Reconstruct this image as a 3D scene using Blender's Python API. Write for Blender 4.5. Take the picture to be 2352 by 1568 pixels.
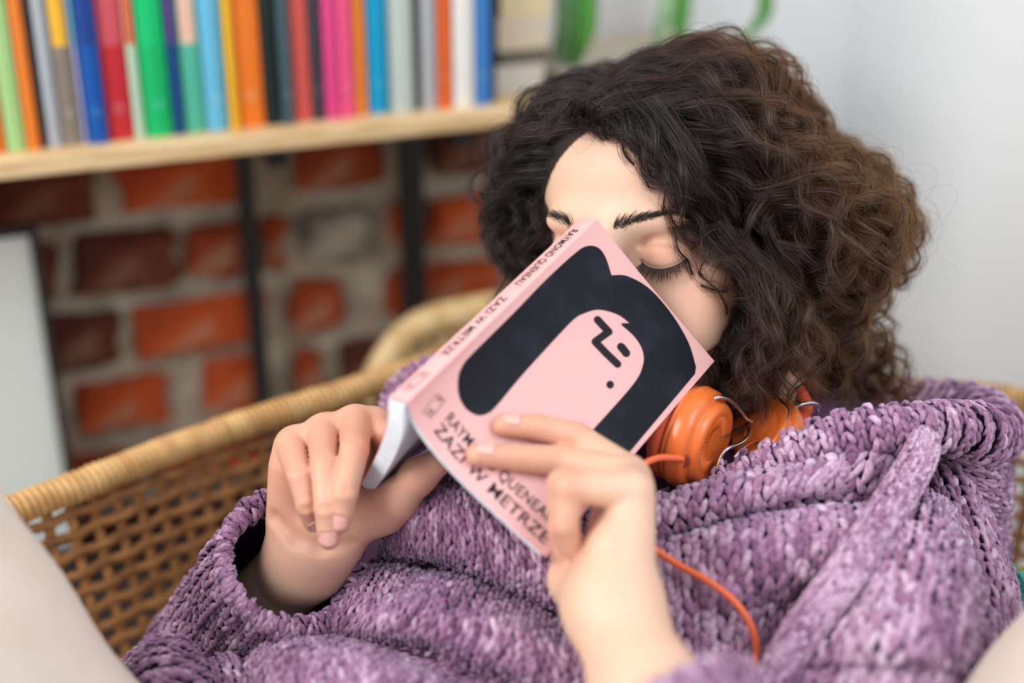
import bpy, bmesh, math, random
import numpy as np
from mathutils import Vector, Matrix
from mathutils.bvhtree import BVHTree

random.seed(7)
RNG = np.random.default_rng(7)
SC = bpy.context.scene
COL = SC.collection
for _o in list(bpy.data.objects):
    bpy.data.objects.remove(_o)

# ------------------------------------------------------------------ camera
TH = math.radians(24.4)          # the camera looks down by this much
CAMH = 1.255                     # camera height above the floor
FPX = 3267.0                     # 50 mm lens on a 36 mm sensor, 2352 px wide
cam_data = bpy.data.cameras.new('camera')
cam_data.lens = 50.0
cam_data.sensor_width = 36.0
cam_data.clip_start = 0.02
cam_data.dof.use_dof = True
cam_data.dof.focus_distance = 0.845
cam_data.dof.aperture_fstop = 2.0
cam = bpy.data.objects.new('camera', cam_data)
cam.location = (0, 0, CAMH)
cam.rotation_euler = (math.pi / 2 - TH, 0, 0)
COL.objects.link(cam)
SC.camera = cam

# ------------------------------------------------------------------ light
SC.view_settings.view_transform = 'Standard'
SC.view_settings.look = 'None'
SC.view_settings.gamma = 1.0
SC.view_settings.use_curve_mapping = False
SC.view_settings.exposure = 0.26

SC.cycles.max_bounces = 4
SC.cycles.diffuse_bounces = 2
SC.cycles.glossy_bounces = 2
SC.cycles.transmission_bounces = 3
SC.cycles.transparent_max_bounces = 4
SC.cycles.caustics_reflective = False
SC.cycles.caustics_refractive = False
SC.cycles.use_adaptive_sampling = True
SC.cycles.adaptive_threshold = 0.05

world = bpy.data.worlds.new('room_air')
SC.world = world
world.use_nodes = True
_bg = world.node_tree.nodes['Background']
_bg.inputs[0].default_value = (0.86, 0.93, 1.0, 1)
_bg.inputs[1].default_value = 0.60


def area_light(name, loc, target, size, size_y, power, color):
    ld = bpy.data.lights.new(name, 'AREA')
    ld.shape = 'RECTANGLE'
    ld.size, ld.size_y = size, size_y
    ld.energy = power
    ld.color = color
    ob = bpy.data.objects.new(name, ld)
    ob.location = loc
    ob.rotation_euler = (Vector(target) - Vector(loc)).to_track_quat('-Z', 'Y').to_euler()
    COL.objects.link(ob)
    return ob


area_light('window_daylight', (-1.45, 0.0, 2.05), (0.1, 0.85, 0.85), 1.5, 1.3, 33, (1.0, 0.985, 0.96))
area_light('side_window_daylight', (0.85, 0.0, 2.0), (0.1, 0.95, 0.85), 1.0, 1.1, 12, (0.9, 0.95, 1.0))

# ------------------------------------------------------------------ helpers
CT, ST = math.cos(TH), math.sin(TH)
CAM0 = np.array([0.0, 0.0, CAMH])


def ray(px, py):
    X = (px - 1176.0) / FPX
    Y = (784.0 - py) / FPX
    return np.array([X, CT + Y * ST, Y * CT - ST])


def P(px, py, d):
    """world point seen at photograph pixel (px, py) at distance d along the view axis"""
    return CAM0 + ray(px, py) * d


def PP(lst):
    return np.array([P(*q) for q in lst])


def camdir(x, y, d):
    """direction given in camera terms (right, up, away) -> world"""
    return np.array([x, d * CT + y * ST, y * CT - d * ST])


def proj(p):
    v = np.asarray(p) - CAM0
    D = v[..., 1] * CT - v[..., 2] * ST
    Y = v[..., 1] * ST + v[..., 2] * CT
    return 1176 + v[..., 0] / D * FPX, 784 - Y / D * FPX, D


def unit(v):
    v = np.asarray(v, float)
    return v / (np.linalg.norm(v, axis=-1, keepdims=True) + 1e-12)


def mesh_obj(name, verts, faces, mat=None, parent=None, smooth=False, attrs=None):
    me = bpy.data.meshes.new(name)
    if isinstance(verts, np.ndarray) and isinstance(faces, np.ndarray):
        nv, (nf, k) = len(verts), faces.shape
        me.vertices.add(nv)
        me.vertices.foreach_set('co', np.ascontiguousarray(verts, dtype=np.float32).ravel())
        me.loops.add(nf * k)
        me.loops.foreach_set('vertex_index', np.ascontiguousarray(faces, dtype=np.int32).ravel())
        me.polygons.add(nf)
        me.polygons.foreach_set('loop_start', np.arange(nf, dtype=np.int32) * k)
        me.polygons.foreach_set('loop_total', np.full(nf, k, dtype=np.int32))
        me.update(calc_edges=True)
    else:
        me.from_pydata([tuple(map(float, v)) for v in verts], [], [tuple(int(i) for i in f) for f in faces])
        me.update()
    if smooth:
        me.polygons.foreach_set('use_smooth', np.ones(len(me.polygons), dtype=bool))
    if attrs:
        for an, (dom, arr) in attrs.items():
            at = me.attributes.new(an, 'FLOAT', dom)
            at.data.foreach_set('value', np.ascontiguousarray(arr, dtype=np.float32))
    if mat is not None:
        me.materials.append(mat)
    ob = bpy.data.objects.new(name, me)
    COL.objects.link(ob)
    if parent is not None:
        ob.parent = parent
    return ob


def link_copy(ob, parent=None, mat=None):
    c = ob.copy()
    COL.objects.link(c)
    c.parent = parent
    return c


def empty(name, label=None, cat=None, group=None, loc=(0, 0, 0)):
    o = bpy.data.objects.new(name, None)
    o.empty_display_size = 0.02
    COL.objects.link(o)
    o.location = loc
    if label:
        o['label'] = label
    if cat:
        o['category'] = cat
    if group:
        o['group'] = group
    return o


def tag(o, label=None, cat=None, group=None, kind=None):
    if label:
        o['label'] = label
    if cat:
        o['category'] = cat
    if group:
        o['group'] = group
    if kind:
        o['kind'] = kind
    return o


def rebase(root, loc):
    """move an Empty's origin to loc while its children (built in world space) stay put"""
    root.location = loc
    for ch in root.children:
        ch.matrix_parent_inverse = Matrix.Translation(Vector(loc)).inverted()


def catmull(ctrl, t):
    """Catmull-Rom through ctrl (n,k) at parameters t in 0..1"""
    ctrl = np.asarray(ctrl, float)
    n = len(ctrl)
    if n == 2:
        t = np.asarray(t)[:, None]
        return ctrl[0] * (1 - t) + ctrl[1] * t
    x = np.clip(np.asarray(t, float), 0, 1) * (n - 1)
    i = np.minimum(x.astype(int), n - 2)
    f = (x - i)[:, None]
    ext = np.vstack([2 * ctrl[0] - ctrl[1], ctrl, 2 * ctrl[-1] - ctrl[-2]])
    p0, p1, p2, p3 = ext[i], ext[i + 1], ext[i + 2], ext[i + 3]
    return 0.5 * ((2 * p1) + (-p0 + p2) * f + (2 * p0 - 5 * p1 + 4 * p2 - p3) * f ** 2 + (-p0 + 3 * p1 - 3 * p2 + p3) * f ** 3)


def smooth_path(ctrl, n):
    d = catmull(ctrl, np.linspace(0, 1, 400))
    s = np.concatenate([[0], np.cumsum(np.linalg.norm(np.diff(d, axis=0), axis=1))])
    t = np.interp(np.linspace(0, s[-1], n), s, np.arange(400))
    i = np.minimum(t.astype(int), 398)
    f = (t - i)[:, None]
    return d[i] * (1 - f) + d[i + 1] * f


def frames(path, up=None):
    """tangent, side, normal along a path"""
    path = np.asarray(path, float)
    t = unit(np.gradient(path, axis=0))
    n = np.zeros_like(t)
    ref = np.array([0, 0, 1.0]) if up is None else np.asarray(up, float)
    v = ref - t[0] * np.dot(ref, t[0])
    if np.linalg.norm(v) < 1e-3:
        ref = np.array([1.0, 0.2, 0])
        v = ref - t[0] * np.dot(ref, t[0])
    n[0] = unit(v)
    for i in range(1, len(t)):
        v = n[i - 1] - t[i] * np.dot(n[i - 1], t[i])
        n[i] = unit(v)
    b = np.cross(t, n)
    return t, b, n


def tube_geo(path, r, sides=8, cap=True, up=None, flat=1.0):
    """tube mesh arrays; r scalar or per point; flat squeezes along the frame normal"""
    path = np.asarray(path, float)
    m = len(path)
    r = np.broadcast_to(np.asarray(r, float), (m,))
    t, b, n = frames(path, up)
    a = np.linspace(0, 2 * np.pi, sides, endpoint=False)
    ring = (np.cos(a)[None, :, None] * b[:, None, :] + np.sin(a)[None, :, None] * n[:, None, :] * flat)
    v = (path[:, None, :] + ring * r[:, None, None]).reshape(-1, 3)
    f = []
    for i in range(m - 1):
        for j in range(sides):
            k = (j + 1) % sides
            f.append((i * sides + j, i * sides + k, (i + 1) * sides + k, (i + 1) * sides + j))
    if cap:
        v = np.vstack([v, path[0], path[-1]])
        c0, c1 = len(v) - 2, len(v) - 1
        for j in range(sides):
            k = (j + 1) % sides
            f.append((c0, k, j))
            f.append((c1, (m - 1) * sides + j, (m - 1) * sides + k))
    return v, f


def tube(name, path, r, mat, parent=None, sides=8, up=None, flat=1.0):
    v, f = tube_geo(path, r, sides, True, up, flat)
    return mesh_obj(name, list(v), f, mat, parent, smooth=True)


def lathe(name, profile, center, axis, mat, parent, seg=48, up=(0, 0, 1)):
    """profile: list of (height along axis, radius)"""
    axis = unit(axis)
    u = np.asarray(up, float)
    u = unit(u - axis * np.dot(u, axis))
    w = np.cross(axis, u)
    v, f = [], []
    a = np.linspace(0, 2 * np.pi, seg, endpoint=False)
    for h, r in profile:
        for q in a:
            v.append(center + axis * h + (u * math.cos(q) + w * math.sin(q)) * r)
    for i in range(len(profile) - 1):
        for j in range(seg):
            k = (j + 1) % seg
            f.append((i * seg + j, i * seg + k, (i + 1) * seg + k, (i + 1) * seg + j))
    f.append(tuple(range(seg - 1, -1, -1)))
    f.append(tuple(range((len(profile) - 1) * seg, len(profile) * seg)))
    return mesh_obj(name, v, f, mat, parent, smooth=True)


def box_geo(o, ex, ey, ez):
    """box from corner o and three edge vectors"""
    o, ex, ey, ez = (np.asarray(q, float) for q in (o, ex, ey, ez))
    v = [o, o + ex, o + ex + ey, o + ey, o + ez, o + ex + ez, o + ex + ey + ez, o + ey + ez]
    f = [(0, 3, 2, 1), (4, 5, 6, 7), (0, 1, 5, 4), (1, 2, 6, 5), (2, 3, 7, 6), (3, 0, 4, 7)]
    return v, f


def bevel(ob, w=0.002, seg=2):
    bm = bmesh.new()
    bm.from_mesh(ob.data)
    bmesh.ops.recalc_face_normals(bm, faces=bm.faces)
    bmesh.ops.bevel(bm, geom=list(bm.edges), offset=w, segments=seg, affect='EDGES', profile=0.5)
    bm.to_mesh(ob.data)
    bm.free()
    return ob


def box(name, o, ex, ey, ez, mat, parent=None, bev=0.0015):
    v, f = box_geo(o, ex, ey, ez)
    ob = mesh_obj(name, v, f, mat, parent)
    if bev:
        bevel(ob, bev)
    return ob


def srgb(r, g, b):
    def c(x):
        x /= 255.0
        return x / 12.92 if x <= 0.04045 else ((x + 0.055) / 1.055) ** 2.4
    return (c(r), c(g), c(b), 1.0)


# ------------------------------------------------------------------ materials
def new_mat(name):
    m = bpy.data.materials.new(name)
    m.use_nodes = True
    nt = m.node_tree
    return m, nt, nt.nodes['Principled BSDF']


def mat_plain(name, col, rough=0.5, spec=0.5, var=0.06, scale=40.0, bump=0.0, bscale=300.0, metal=0.0, sheen=0.0, coat=0.0):
    """one colour with a little procedural mottling and optional relief"""
    m, nt, b = new_mat(name)
    N, L = nt.nodes, nt.links
    tc = N.new('ShaderNodeTexCoord')
    no = N.new('ShaderNodeTexNoise')
    no.inputs['Scale'].default_value = scale
    no.inputs['Detail'].default_value = 4
    L.new(tc.outputs['Object'], no.inputs['Vector'])
    mx = N.new('ShaderNodeMix')
    mx.data_type = 'RGBA'
    mx.inputs['A'].default_value = tuple(c * (1 - var) for c in col[:3]) + (1,)
    mx.inputs['B'].default_value = tuple(min(1, c * (1 + var)) for c in col[:3]) + (1,)
    L.new(no.outputs['Fac'], mx.inputs['Factor'])
    L.new(mx.outputs['Result'], b.inputs['Base Color'])
    b.inputs['Roughness'].default_value = rough
    b.inputs['Specular IOR Level'].default_value = spec
    b.inputs['Metallic'].default_value = metal
    b.inputs['Sheen Weight'].default_value = sheen
    b.inputs['Coat Weight'].default_value = coat
    if bump:
        n2 = N.new('ShaderNodeTexNoise')
        n2.inputs['Scale'].default_value = bscale
        n2.inputs['Detail'].default_value = 6
        L.new(tc.outputs['Object'], n2.inputs['Vector'])
        bp = N.new('ShaderNodeBump')
        bp.inputs['Strength'].default_value = bump
        bp.inputs['Distance'].default_value = 0.002
        L.new(n2.outputs['Fac'], bp.inputs['Height'])
        L.new(bp.outputs['Normal'], b.inputs['Normal'])
    return m


def mat_noise2(name, c1, c2, scale=20.0, detail=6, lo=0.4, hi=0.6, rough=0.7, bump=0.3, c3=None, scale3=8.0, lo3=0.6, hi3=0.66, rnd=0.0, stretch=None):
    """two mixed colours by noise, a third one over them by a second noise; rnd = per-object brightness change"""
    m, nt, b = new_mat(name)
    N, L = nt.nodes, nt.links
    tc = N.new('ShaderNodeTexCoord')
    vec = tc.outputs['Object']
    if stretch:
        mp = N.new('ShaderNodeMapping')
        mp.inputs['Scale'].default_value = stretch
        L.new(vec, mp.inputs['Vector'])
        vec = mp.outputs['Vector']
    no = N.new('ShaderNodeTexNoise')
    no.inputs['Scale'].default_value = scale
    no.inputs['Detail'].default_value = detail
    L.new(vec, no.inputs['Vector'])
    cr = N.new('ShaderNodeValToRGB')
    cr.color_ramp.elements[0].position, cr.color_ramp.elements[0].color = lo, c1
    cr.color_ramp.elements[1].position, cr.color_ramp.elements[1].color = hi, c2
    L.new(no.outputs['Fac'], cr.inputs['Fac'])
    out = cr.outputs['Color']
    if rnd:
        oi = N.new('ShaderNodeObjectInfo')
        hs = N.new('ShaderNodeHueSaturation')
        mr = N.new('ShaderNodeMapRange')
        mr.inputs['To Min'].default_value = 1 - rnd
        mr.inputs['To Max'].default_value = 1 + rnd
        L.new(oi.outputs['Random'], mr.inputs['Value'])
        L.new(mr.outputs['Result'], hs.inputs['Value'])
        L.new(out, hs.inputs['Color'])
        out = hs.outputs['Color']
    if c3:
        n3 = N.new('ShaderNodeTexNoise')
        n3.inputs['Scale'].default_value = scale3
        n3.inputs['Detail'].default_value = 5
        L.new(vec, n3.inputs['Vector'])
        c3r = N.new('ShaderNodeValToRGB')
        c3r.color_ramp.elements[0].position = lo3
        c3r.color_ramp.elements[1].position = hi3
        L.new(n3.outputs['Fac'], c3r.inputs['Fac'])
        mx = N.new('ShaderNodeMix')
        mx.data_type = 'RGBA'
        L.new(c3r.outputs['Color'], mx.inputs['Factor'])
        L.new(out, mx.inputs['A'])
        mx.inputs['B'].default_value = c3
        out = mx.outputs['Result']
    L.new(out, b.inputs['Base Color'])
    b.inputs['Roughness'].default_value = rough
    if bump:
        bp = N.new('ShaderNodeBump')
        bp.inputs['Strength'].default_value = bump
        bp.inputs['Distance'].default_value = 0.004
        L.new(no.outputs['Fac'], bp.inputs['Height'])
        L.new(bp.outputs['Normal'], b.inputs['Normal'])
    return m

# ================================================================== THE ROOM
WE = unit(np.array([0.932, 0.362, 0.0]))      # along the brick wall, to the right
WN = unit(np.array([0.362, -0.932, 0.0]))     # out of the brick wall, into the room
UP = np.array([0, 0, 1.0])
W0 = P(450, 720, 1.5)
W0[2] = 0.0


def wp(s, off, z):
    """point at s along the wall, off out of it, at height z"""
    return W0 + WE * s + WN * off + UP * z


def hit(px, py, off=0.0):
    """(s, z) where the sight line through a pixel meets the plane at off from the wall"""
    r = ray(px, py)
    t = np.dot(W0 + WN * off - CAM0, WN) / np.dot(r, WN)
    p = CAM0 + r * t
    return float(np.dot(p - W0, WE)), float(p[2])


M_mortar = mat_noise2('lime mortar', srgb(178, 160, 140), srgb(206, 192, 172), scale=30, rough=0.9, bump=0.5)
M_brick = mat_noise2('old red brick', srgb(134, 44, 14), srgb(206, 86, 24), scale=14, lo=0.3, hi=0.7, rough=0.85, bump=0.4,
                     c3=srgb(176, 140, 116), scale3=12, lo3=0.56, hi3=0.68, rnd=0.35)
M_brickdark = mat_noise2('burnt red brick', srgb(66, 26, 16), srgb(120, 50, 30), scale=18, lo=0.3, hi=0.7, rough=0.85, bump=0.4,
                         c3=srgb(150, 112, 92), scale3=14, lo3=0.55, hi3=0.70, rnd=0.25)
M_stone = mat_noise2('grey patched stone', srgb(84, 76, 70), srgb(178, 164, 148), scale=22, lo=0.35, hi=0.6, rough=0.9, bump=0.4)
M_plaster = mat_plain('white wall paint', srgb(242, 243, 244), rough=0.8, var=0.015, scale=6, bump=0.05, bscale=200)
M_floor = mat_noise2('pale oiled floorboards', srgb(205, 190, 168), srgb(226, 214, 196), scale=6, rough=0.5, bump=0.05, stretch=(1, 8, 1))

S_L, S_PL, S_C = -1.3, hit(1235, 200)[0], hit(1945, 100)[0]
ZC = 2.6


def slab(name, o, ex, ey, ez, mat):
    ob = box(name, o, ex, ey, ez, mat, None, bev=0)
    ob['kind'] = 'structure'
    return ob


wall_back = slab('wall_back', wp(S_L, -0.12, 0), WE * (S_PL - S_L), WN * 0.12, UP * ZC, M_mortar)
wall_far = slab('wall_rear', wp(S_PL, -0.12, 0), WE * (S_C - S_PL), WN * 0.123, UP * ZC, M_plaster)
wall_right = slab('wall_right', wp(S_C, -0.12, 0), WN * 2.4, WE * 0.12, UP * ZC, M_plaster)
floor = slab('floor', wp(S_L - 0.4, -0.2, -0.05), WE * 3.4, WN * 3.2, UP * 0.05, M_floor)
for _b in range(26):   # narrow joints between floorboards near the chair are real gaps
    bo = box('floorboard', wp(S_L - 0.4 + _b * 0.13, 0.0, 0.0), WE * 0.127, WN * 2.9, UP * 0.004, M_floor, floor, bev=0)

# bricks: courses that the photograph shows, then the rest of the wall around them
COURSE = 0.0785
Z_REF = 0.655            # middle of the course holding the two long orange bricks


def brick_mesh(seed, L, Hh):
    r = np.random.default_rng(seed)
    bm = bmesh.new()
    bmesh.ops.create_cube(bm, size=1.0)
    bmesh.ops.subdivide_edges(bm, edges=bm.edges, cuts=1)
    for v in bm.verts:
        v.co = Vector((v.co.x * L, v.co.y * 0.03, v.co.z * Hh))
    bmesh.ops.bevel(bm, geom=[e for e in bm.edges if e.is_manifold and e.calc_face_angle(0) > 0.5], offset=0.006, segments=1, affect='EDGES')
    for v in bm.verts:
        v.co += Vector((r.normal(0, 0.0045), r.normal(0, 0.0015), r.normal(0, 0.0032)))
    me = bpy.data.meshes.new('brick')
    bm.to_mesh(me)
    bm.free()
    return me


def put_brick(s0, s1, zc, mat, h=0.056, seed=0):
    me = brick_mesh(seed, s1 - s0, h)
    me.materials.append(mat)
    o = bpy.data.objects.new('brick', me)
    COL.objects.link(o)
    o.parent = wall_back
    o.location = Vector(wp((s0 + s1) / 2, 0.004 + random.uniform(-0.003, 0.003), zc))
    o.rotation_euler = (random.uniform(-.015, .015), random.uniform(-.02, .02), math.atan2(WE[1], WE[0]) + random.uniform(-.01, .01))
    return o


# (row offset from the reference course, px from, px to, pixel y used for the sight line, material)
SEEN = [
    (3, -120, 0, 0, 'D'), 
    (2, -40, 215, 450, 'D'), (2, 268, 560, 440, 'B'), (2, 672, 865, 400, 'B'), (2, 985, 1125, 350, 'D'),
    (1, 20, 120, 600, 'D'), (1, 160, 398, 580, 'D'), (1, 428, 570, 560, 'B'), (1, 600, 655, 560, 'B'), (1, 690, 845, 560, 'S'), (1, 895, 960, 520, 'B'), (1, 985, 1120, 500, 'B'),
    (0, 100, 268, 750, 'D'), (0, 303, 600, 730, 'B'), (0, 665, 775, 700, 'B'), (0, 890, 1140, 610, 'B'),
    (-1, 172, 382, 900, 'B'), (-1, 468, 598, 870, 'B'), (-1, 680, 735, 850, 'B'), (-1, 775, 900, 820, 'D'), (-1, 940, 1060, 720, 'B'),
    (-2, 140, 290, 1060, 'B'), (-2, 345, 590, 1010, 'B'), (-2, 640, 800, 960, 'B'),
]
MB_ = {'B': M_brick, 'D': M_brickdark, 'S': M_stone}
_seed = 10
rows_done = {}
for row, x0, x1, yy, kind in SEEN:
    if row == 3:
        continue
    s0, s1 = hit(x0, yy)[0], hit(x1, yy)[0]
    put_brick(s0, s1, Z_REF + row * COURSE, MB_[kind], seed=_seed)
    _seed += 1
    lo, hi = rows_done.get(row, (9, -9))
    rows_done[row] = (min(lo, s0), max(hi, s1))
for row in range(-4, 9):
    zc = Z_REF + row * COURSE
    lo, hi = rows_done.get(row, (None, None))
    s = -0.72 + (row % 2) * 0.07
    while s < S_PL - 0.05:
        L = random.choice([0.125, 0.125, 0.25])
        e = min(s + L, S_PL - 0.004)
        ok = lo is None or e < lo - 0.008 or s > hi + 0.008
        if ok and e - s > 0.04:
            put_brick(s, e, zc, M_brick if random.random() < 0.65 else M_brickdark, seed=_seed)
            _seed += 1
        s = e + 0.014

# ------------------------------------------------------------------ bookshelf
M_wood = mat_noise2('pale birch board', srgb(216, 178, 128), srgb(232, 200, 154), scale=8, rough=0.45, bump=0.03, stretch=(1, 6, 14))
M_black = mat_plain('black powder coated steel', (0.012, 0.012, 0.014, 1), rough=0.45, var=0.1)
shelf = empty('bookshelf', 'pale birch wall shelf on black steel posts, full of books', 'shelf')
SH_OFF, SH_Z, SH_T = 0.24, 0.918, 0.0165
SL0, SL1 = -0.75, hit(1800, 200, 0.24)[0]
box('shelf_board', wp(SL0, 0.012, SH_Z - SH_T), WE * (SL1 - SL0), WN * (SH_OFF - 0.012), UP * SH_T, M_wood, shelf, bev=0.002)


def post(pxa, pya, off, w):
    s = hit(pxa, pya, off)[0]
    box('post', wp(s - w / 2, off - w, 0.005), WE * w, WN * w, UP * (SH_Z - SH_T - 0.005), M_black, shelf, bev=0.002)
    return s


s1_ = post(588, 700, 0.045, 0.017)
s2_ = post(955, 560, 0.05, 0.0235)
for ss, off in ((s1_, 0.045), (s2_, 0.05)):
    box('bracket', wp(ss - 0.009, 0.02, SH_Z - SH_T - 0.024), WE * 0.018, WN * 0.19, UP * 0.0235, M_black, shelf, bev=0.002)
post(-640, 700, 0.045, 0.017)
rebase(shelf, tuple(wp(0, 0.1, 0)))

# ------------------------------------------------------------------ shelf books
BOOKS = [
    # px at the foot: left, right, lower colour, upper colour or None, height, label detail
    (-40, -22, (90, 120, 180), None, .24, 'blue'), (-20, 16, (236, 120, 40), None, .235, 'orange'),
    (18, 63, (172, 214, 140), None, .245, 'light green'), (65, 96, (240, 130, 40), None, .225, 'orange'),
    (97, 114, (52, 50, 52), None, .24, 'black'), (115, 146, (176, 180, 186), None, .21, 'silver grey'),
    (147, 193, (140, 126, 114), (250, 188, 50), .235, 'taupe and yellow'), (194, 206, (190, 186, 226), (120, 196, 220), .24, 'pale lilac'),
    (207, 252, (0, 84, 168), (18, 62, 140), .245, 'royal blue'), (254, 312, (204, 40, 50), (216, 88, 100), .24, 'crimson red'),
    (314, 338, (196, 224, 196), (236, 90, 40), .22, 'pale mint'), (340, 401, (0, 184, 104), (0, 196, 112), .25, 'bright green'),
    (404, 429, (0, 70, 130), (90, 60, 130), .24, 'navy blue'), (432, 478, (82, 188, 158), (246, 196, 174), .235, 'sea green and pink'),
    (480, 529, (104, 188, 222), None, .23, 'sky blue'), (532, 553, (240, 186, 40), None, .21, 'yellow'),
    (554, 614, (252, 128, 36), None, .24, 'bright orange'), (616, 650, (14, 34, 32), None, .25, 'blackish green'),
    (651, 681, (64, 86, 94), None, .235, 'slate grey'), (683, 722, (226, 92, 82), None, .225, 'salmon red'),
    (723, 752, (60, 58, 68), None, .24, 'charcoal'), (754, 786, (232, 70, 140), None, .235, 'magenta pink'),
    (787, 820, (240, 84, 132), None, .24, 'rose pink'), (822, 852, (246, 140, 44), None, .225, 'amber orange'),
    (856, 901, (0, 160, 206), None, .245, 'cyan blue'), (903, 953, (190, 202, 194), None, .235, 'pale grey green'),
    (954, 971, (60, 76, 66), None, .22, 'dark green'), (973, 1009, (180, 180, 184), None, .23, 'light grey'),
    (1011, 1041, (232, 98, 30), None, .24, 'burnt orange'), (1044, 1092, (238, 234, 226), None, .235, 'cream white'),
    (1094, 1129, (54, 122, 194), None, .245, 'mid blue'), (1131, 1148, (42, 52, 74), None, .22, 'dark navy'),
]
M_paper = mat_plain('book paper', srgb(238, 234, 226), rough=0.9, var=0.03, scale=300)
BK_OFF = 0.222
_near = {'orange': ['orange book at the far left end of the shelf', 'orange book between the light green and black books']}
for i, (xl, xr, lo, up, hh, nm) in enumerate(BOOKS):
    yb = 352 - (max(xl, 0) - 20) * 0.1037
    s0, s1 = hit(xl + 1, yb, BK_OFF)[0], hit(xr - 1, yb, BK_OFF)[0]
    prev = BOOKS[i - 1][5] if i else None
    nxt = BOOKS[i + 1][5] if i + 1 < len(BOOKS) else None
    lab = f'upright book with {nm} spine' + (f', right of the {prev} one' if prev else ' at the left end of the shelf row')
    bk = empty('shelf_book', lab, 'book', 'books standing on the shelf')
    dep = random.uniform(0.13, 0.165)
    z0 = SH_Z
    off = BK_OFF - random.uniform(0, 0.008)
    M_c = mat_plain('book cover ' + nm, srgb(*lo), rough=0.45, var=0.05, scale=60)
    t = 0.0016
    w = s1 - s0
    # page block, two boards, spine (upper band of the spine is a print of another colour)
    box('pages', wp(s0 + t, off - dep + 0.002, z0 + 0.002), WE * (w - 2 * t), WN * (dep - 0.005), UP * (hh - 0.005), M_paper, bk, bev=0)
    for a in (s0, s1 - t):
        box('cover', wp(a, off - dep, z0), WE * t, WN * (dep - 0.001), UP * hh, M_c, bk, bev=0)
    zsplit = hit((xl + xr) / 2, 108 - xl * 0.025, off)[1] - z0
    zs = min(max(zsplit, 0.05), hh - 0.02) if up else hh
    # rounded spine
    def spine(za, zb, mat, nm_):
        n = 5
        pts = [(s0 + w * k / n, off - 0.002 + 0.003 * math.sin(math.pi * k / n)) for k in range(n + 1)]
        pts += [(s1, off - 0.005), (s0, off - 0.005)]
        k = len(pts)
        v = [wp(a, b, z0 + za) for a, b in pts] + [wp(a, b, z0 + zb) for a, b in pts]
        f = [(j, (j + 1) % k, k + (j + 1) % k, k + j) for j in range(k)] + [tuple(range(k - 1, -1, -1)), tuple(range(k, 2 * k))]
        return mesh_obj(nm_, v, f, mat, bk)
    spine(0, zs, M_c, 'spine')
    if up:
        M_u = mat_plain('book cover upper ' + nm, srgb(*up), rough=0.45, var=0.05, scale=60)
        spine(zs, hh, M_u, 'spine_band')
    if xl > 140 and xr - xl > 28 and i % 2 == 0 or nm in ('crimson red', 'bright green', 'bright orange', 'royal blue', 'taupe and yellow'):
        c = wp((s0 + s1) / 2, off + 0.0013, z0 + 0.027)
        vv = [c + (WE * math.cos(q) + UP * math.sin(q)) * min(w * 0.28, 0.0055) for q in np.linspace(0, 2 * np.pi, 16, endpoint=False)]
        vv2 = [p_ - WN * 0.0012 for p_ in vv]
        k = 16
        mesh_obj('emblem', vv + vv2, [tuple(range(k))] + [(j, k + j, k + (j + 1) % k, (j + 1) % k) for j in range(k)],
                 mat_plain('emblem ' + nm, srgb(*[min(255, int(c_ * 0.78 + 48)) for c_ in lo]), rough=0.5), bk)
    rebase(bk, tuple(wp((s0 + s1) / 2, off - dep / 2, z0)))

# books lying flat in a stack at the right end of the row, a pale box behind the plant
_z = SH_Z
sA, sB = hit(1152, 200, 0.2)[0], hit(1152, 200, 0.2)[0] + 0.049
for k, (c, t, nm) in enumerate([((206, 200, 192), .026, 'pale grey book lying at the bottom of the flat stack'), ((98, 92, 78), .014, 'olive brown book lying in the flat stack on the shelf'),
                                ((212, 196, 172), .030, 'cream book lying in the middle of the flat stack'), ((222, 202, 160), .034, 'straw yellow book lying near the top of the flat stack'),
                                ((206, 186, 152), .026, 'tan book lying on top of the flat stack')]):
    bk = empty('flat_book', nm, 'book', 'books lying flat on the shelf')
    mc = mat_plain('flat book cover %d' % k, srgb(*c), rough=0.55, var=0.08, scale=30)
    j = random.uniform(-.004, .004)
    o = wp(sA + j, 0.06, _z)
    tt = 0.0018
    box('cover', o, WE * (sB - sA), WN * 0.13, UP * tt, mc, bk, bev=0)
    box('cover', o + UP * (t - tt), WE * (sB - sA), WN * 0.13, UP * tt, mc, bk, bev=0)
    box('spine', o + WN * 0.1285, WE * (sB - sA), WN * 0.0018, UP * t, mc, bk, bev=0)
    box('pages', o + UP * tt + WE * 0.002 + WN * 0.003, WE * (sB - sA - 0.004), WN * 0.125, UP * (t - 2 * tt), M_paper, bk, bev=0)
    rebase(bk, tuple(o))
    _z += t

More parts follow.
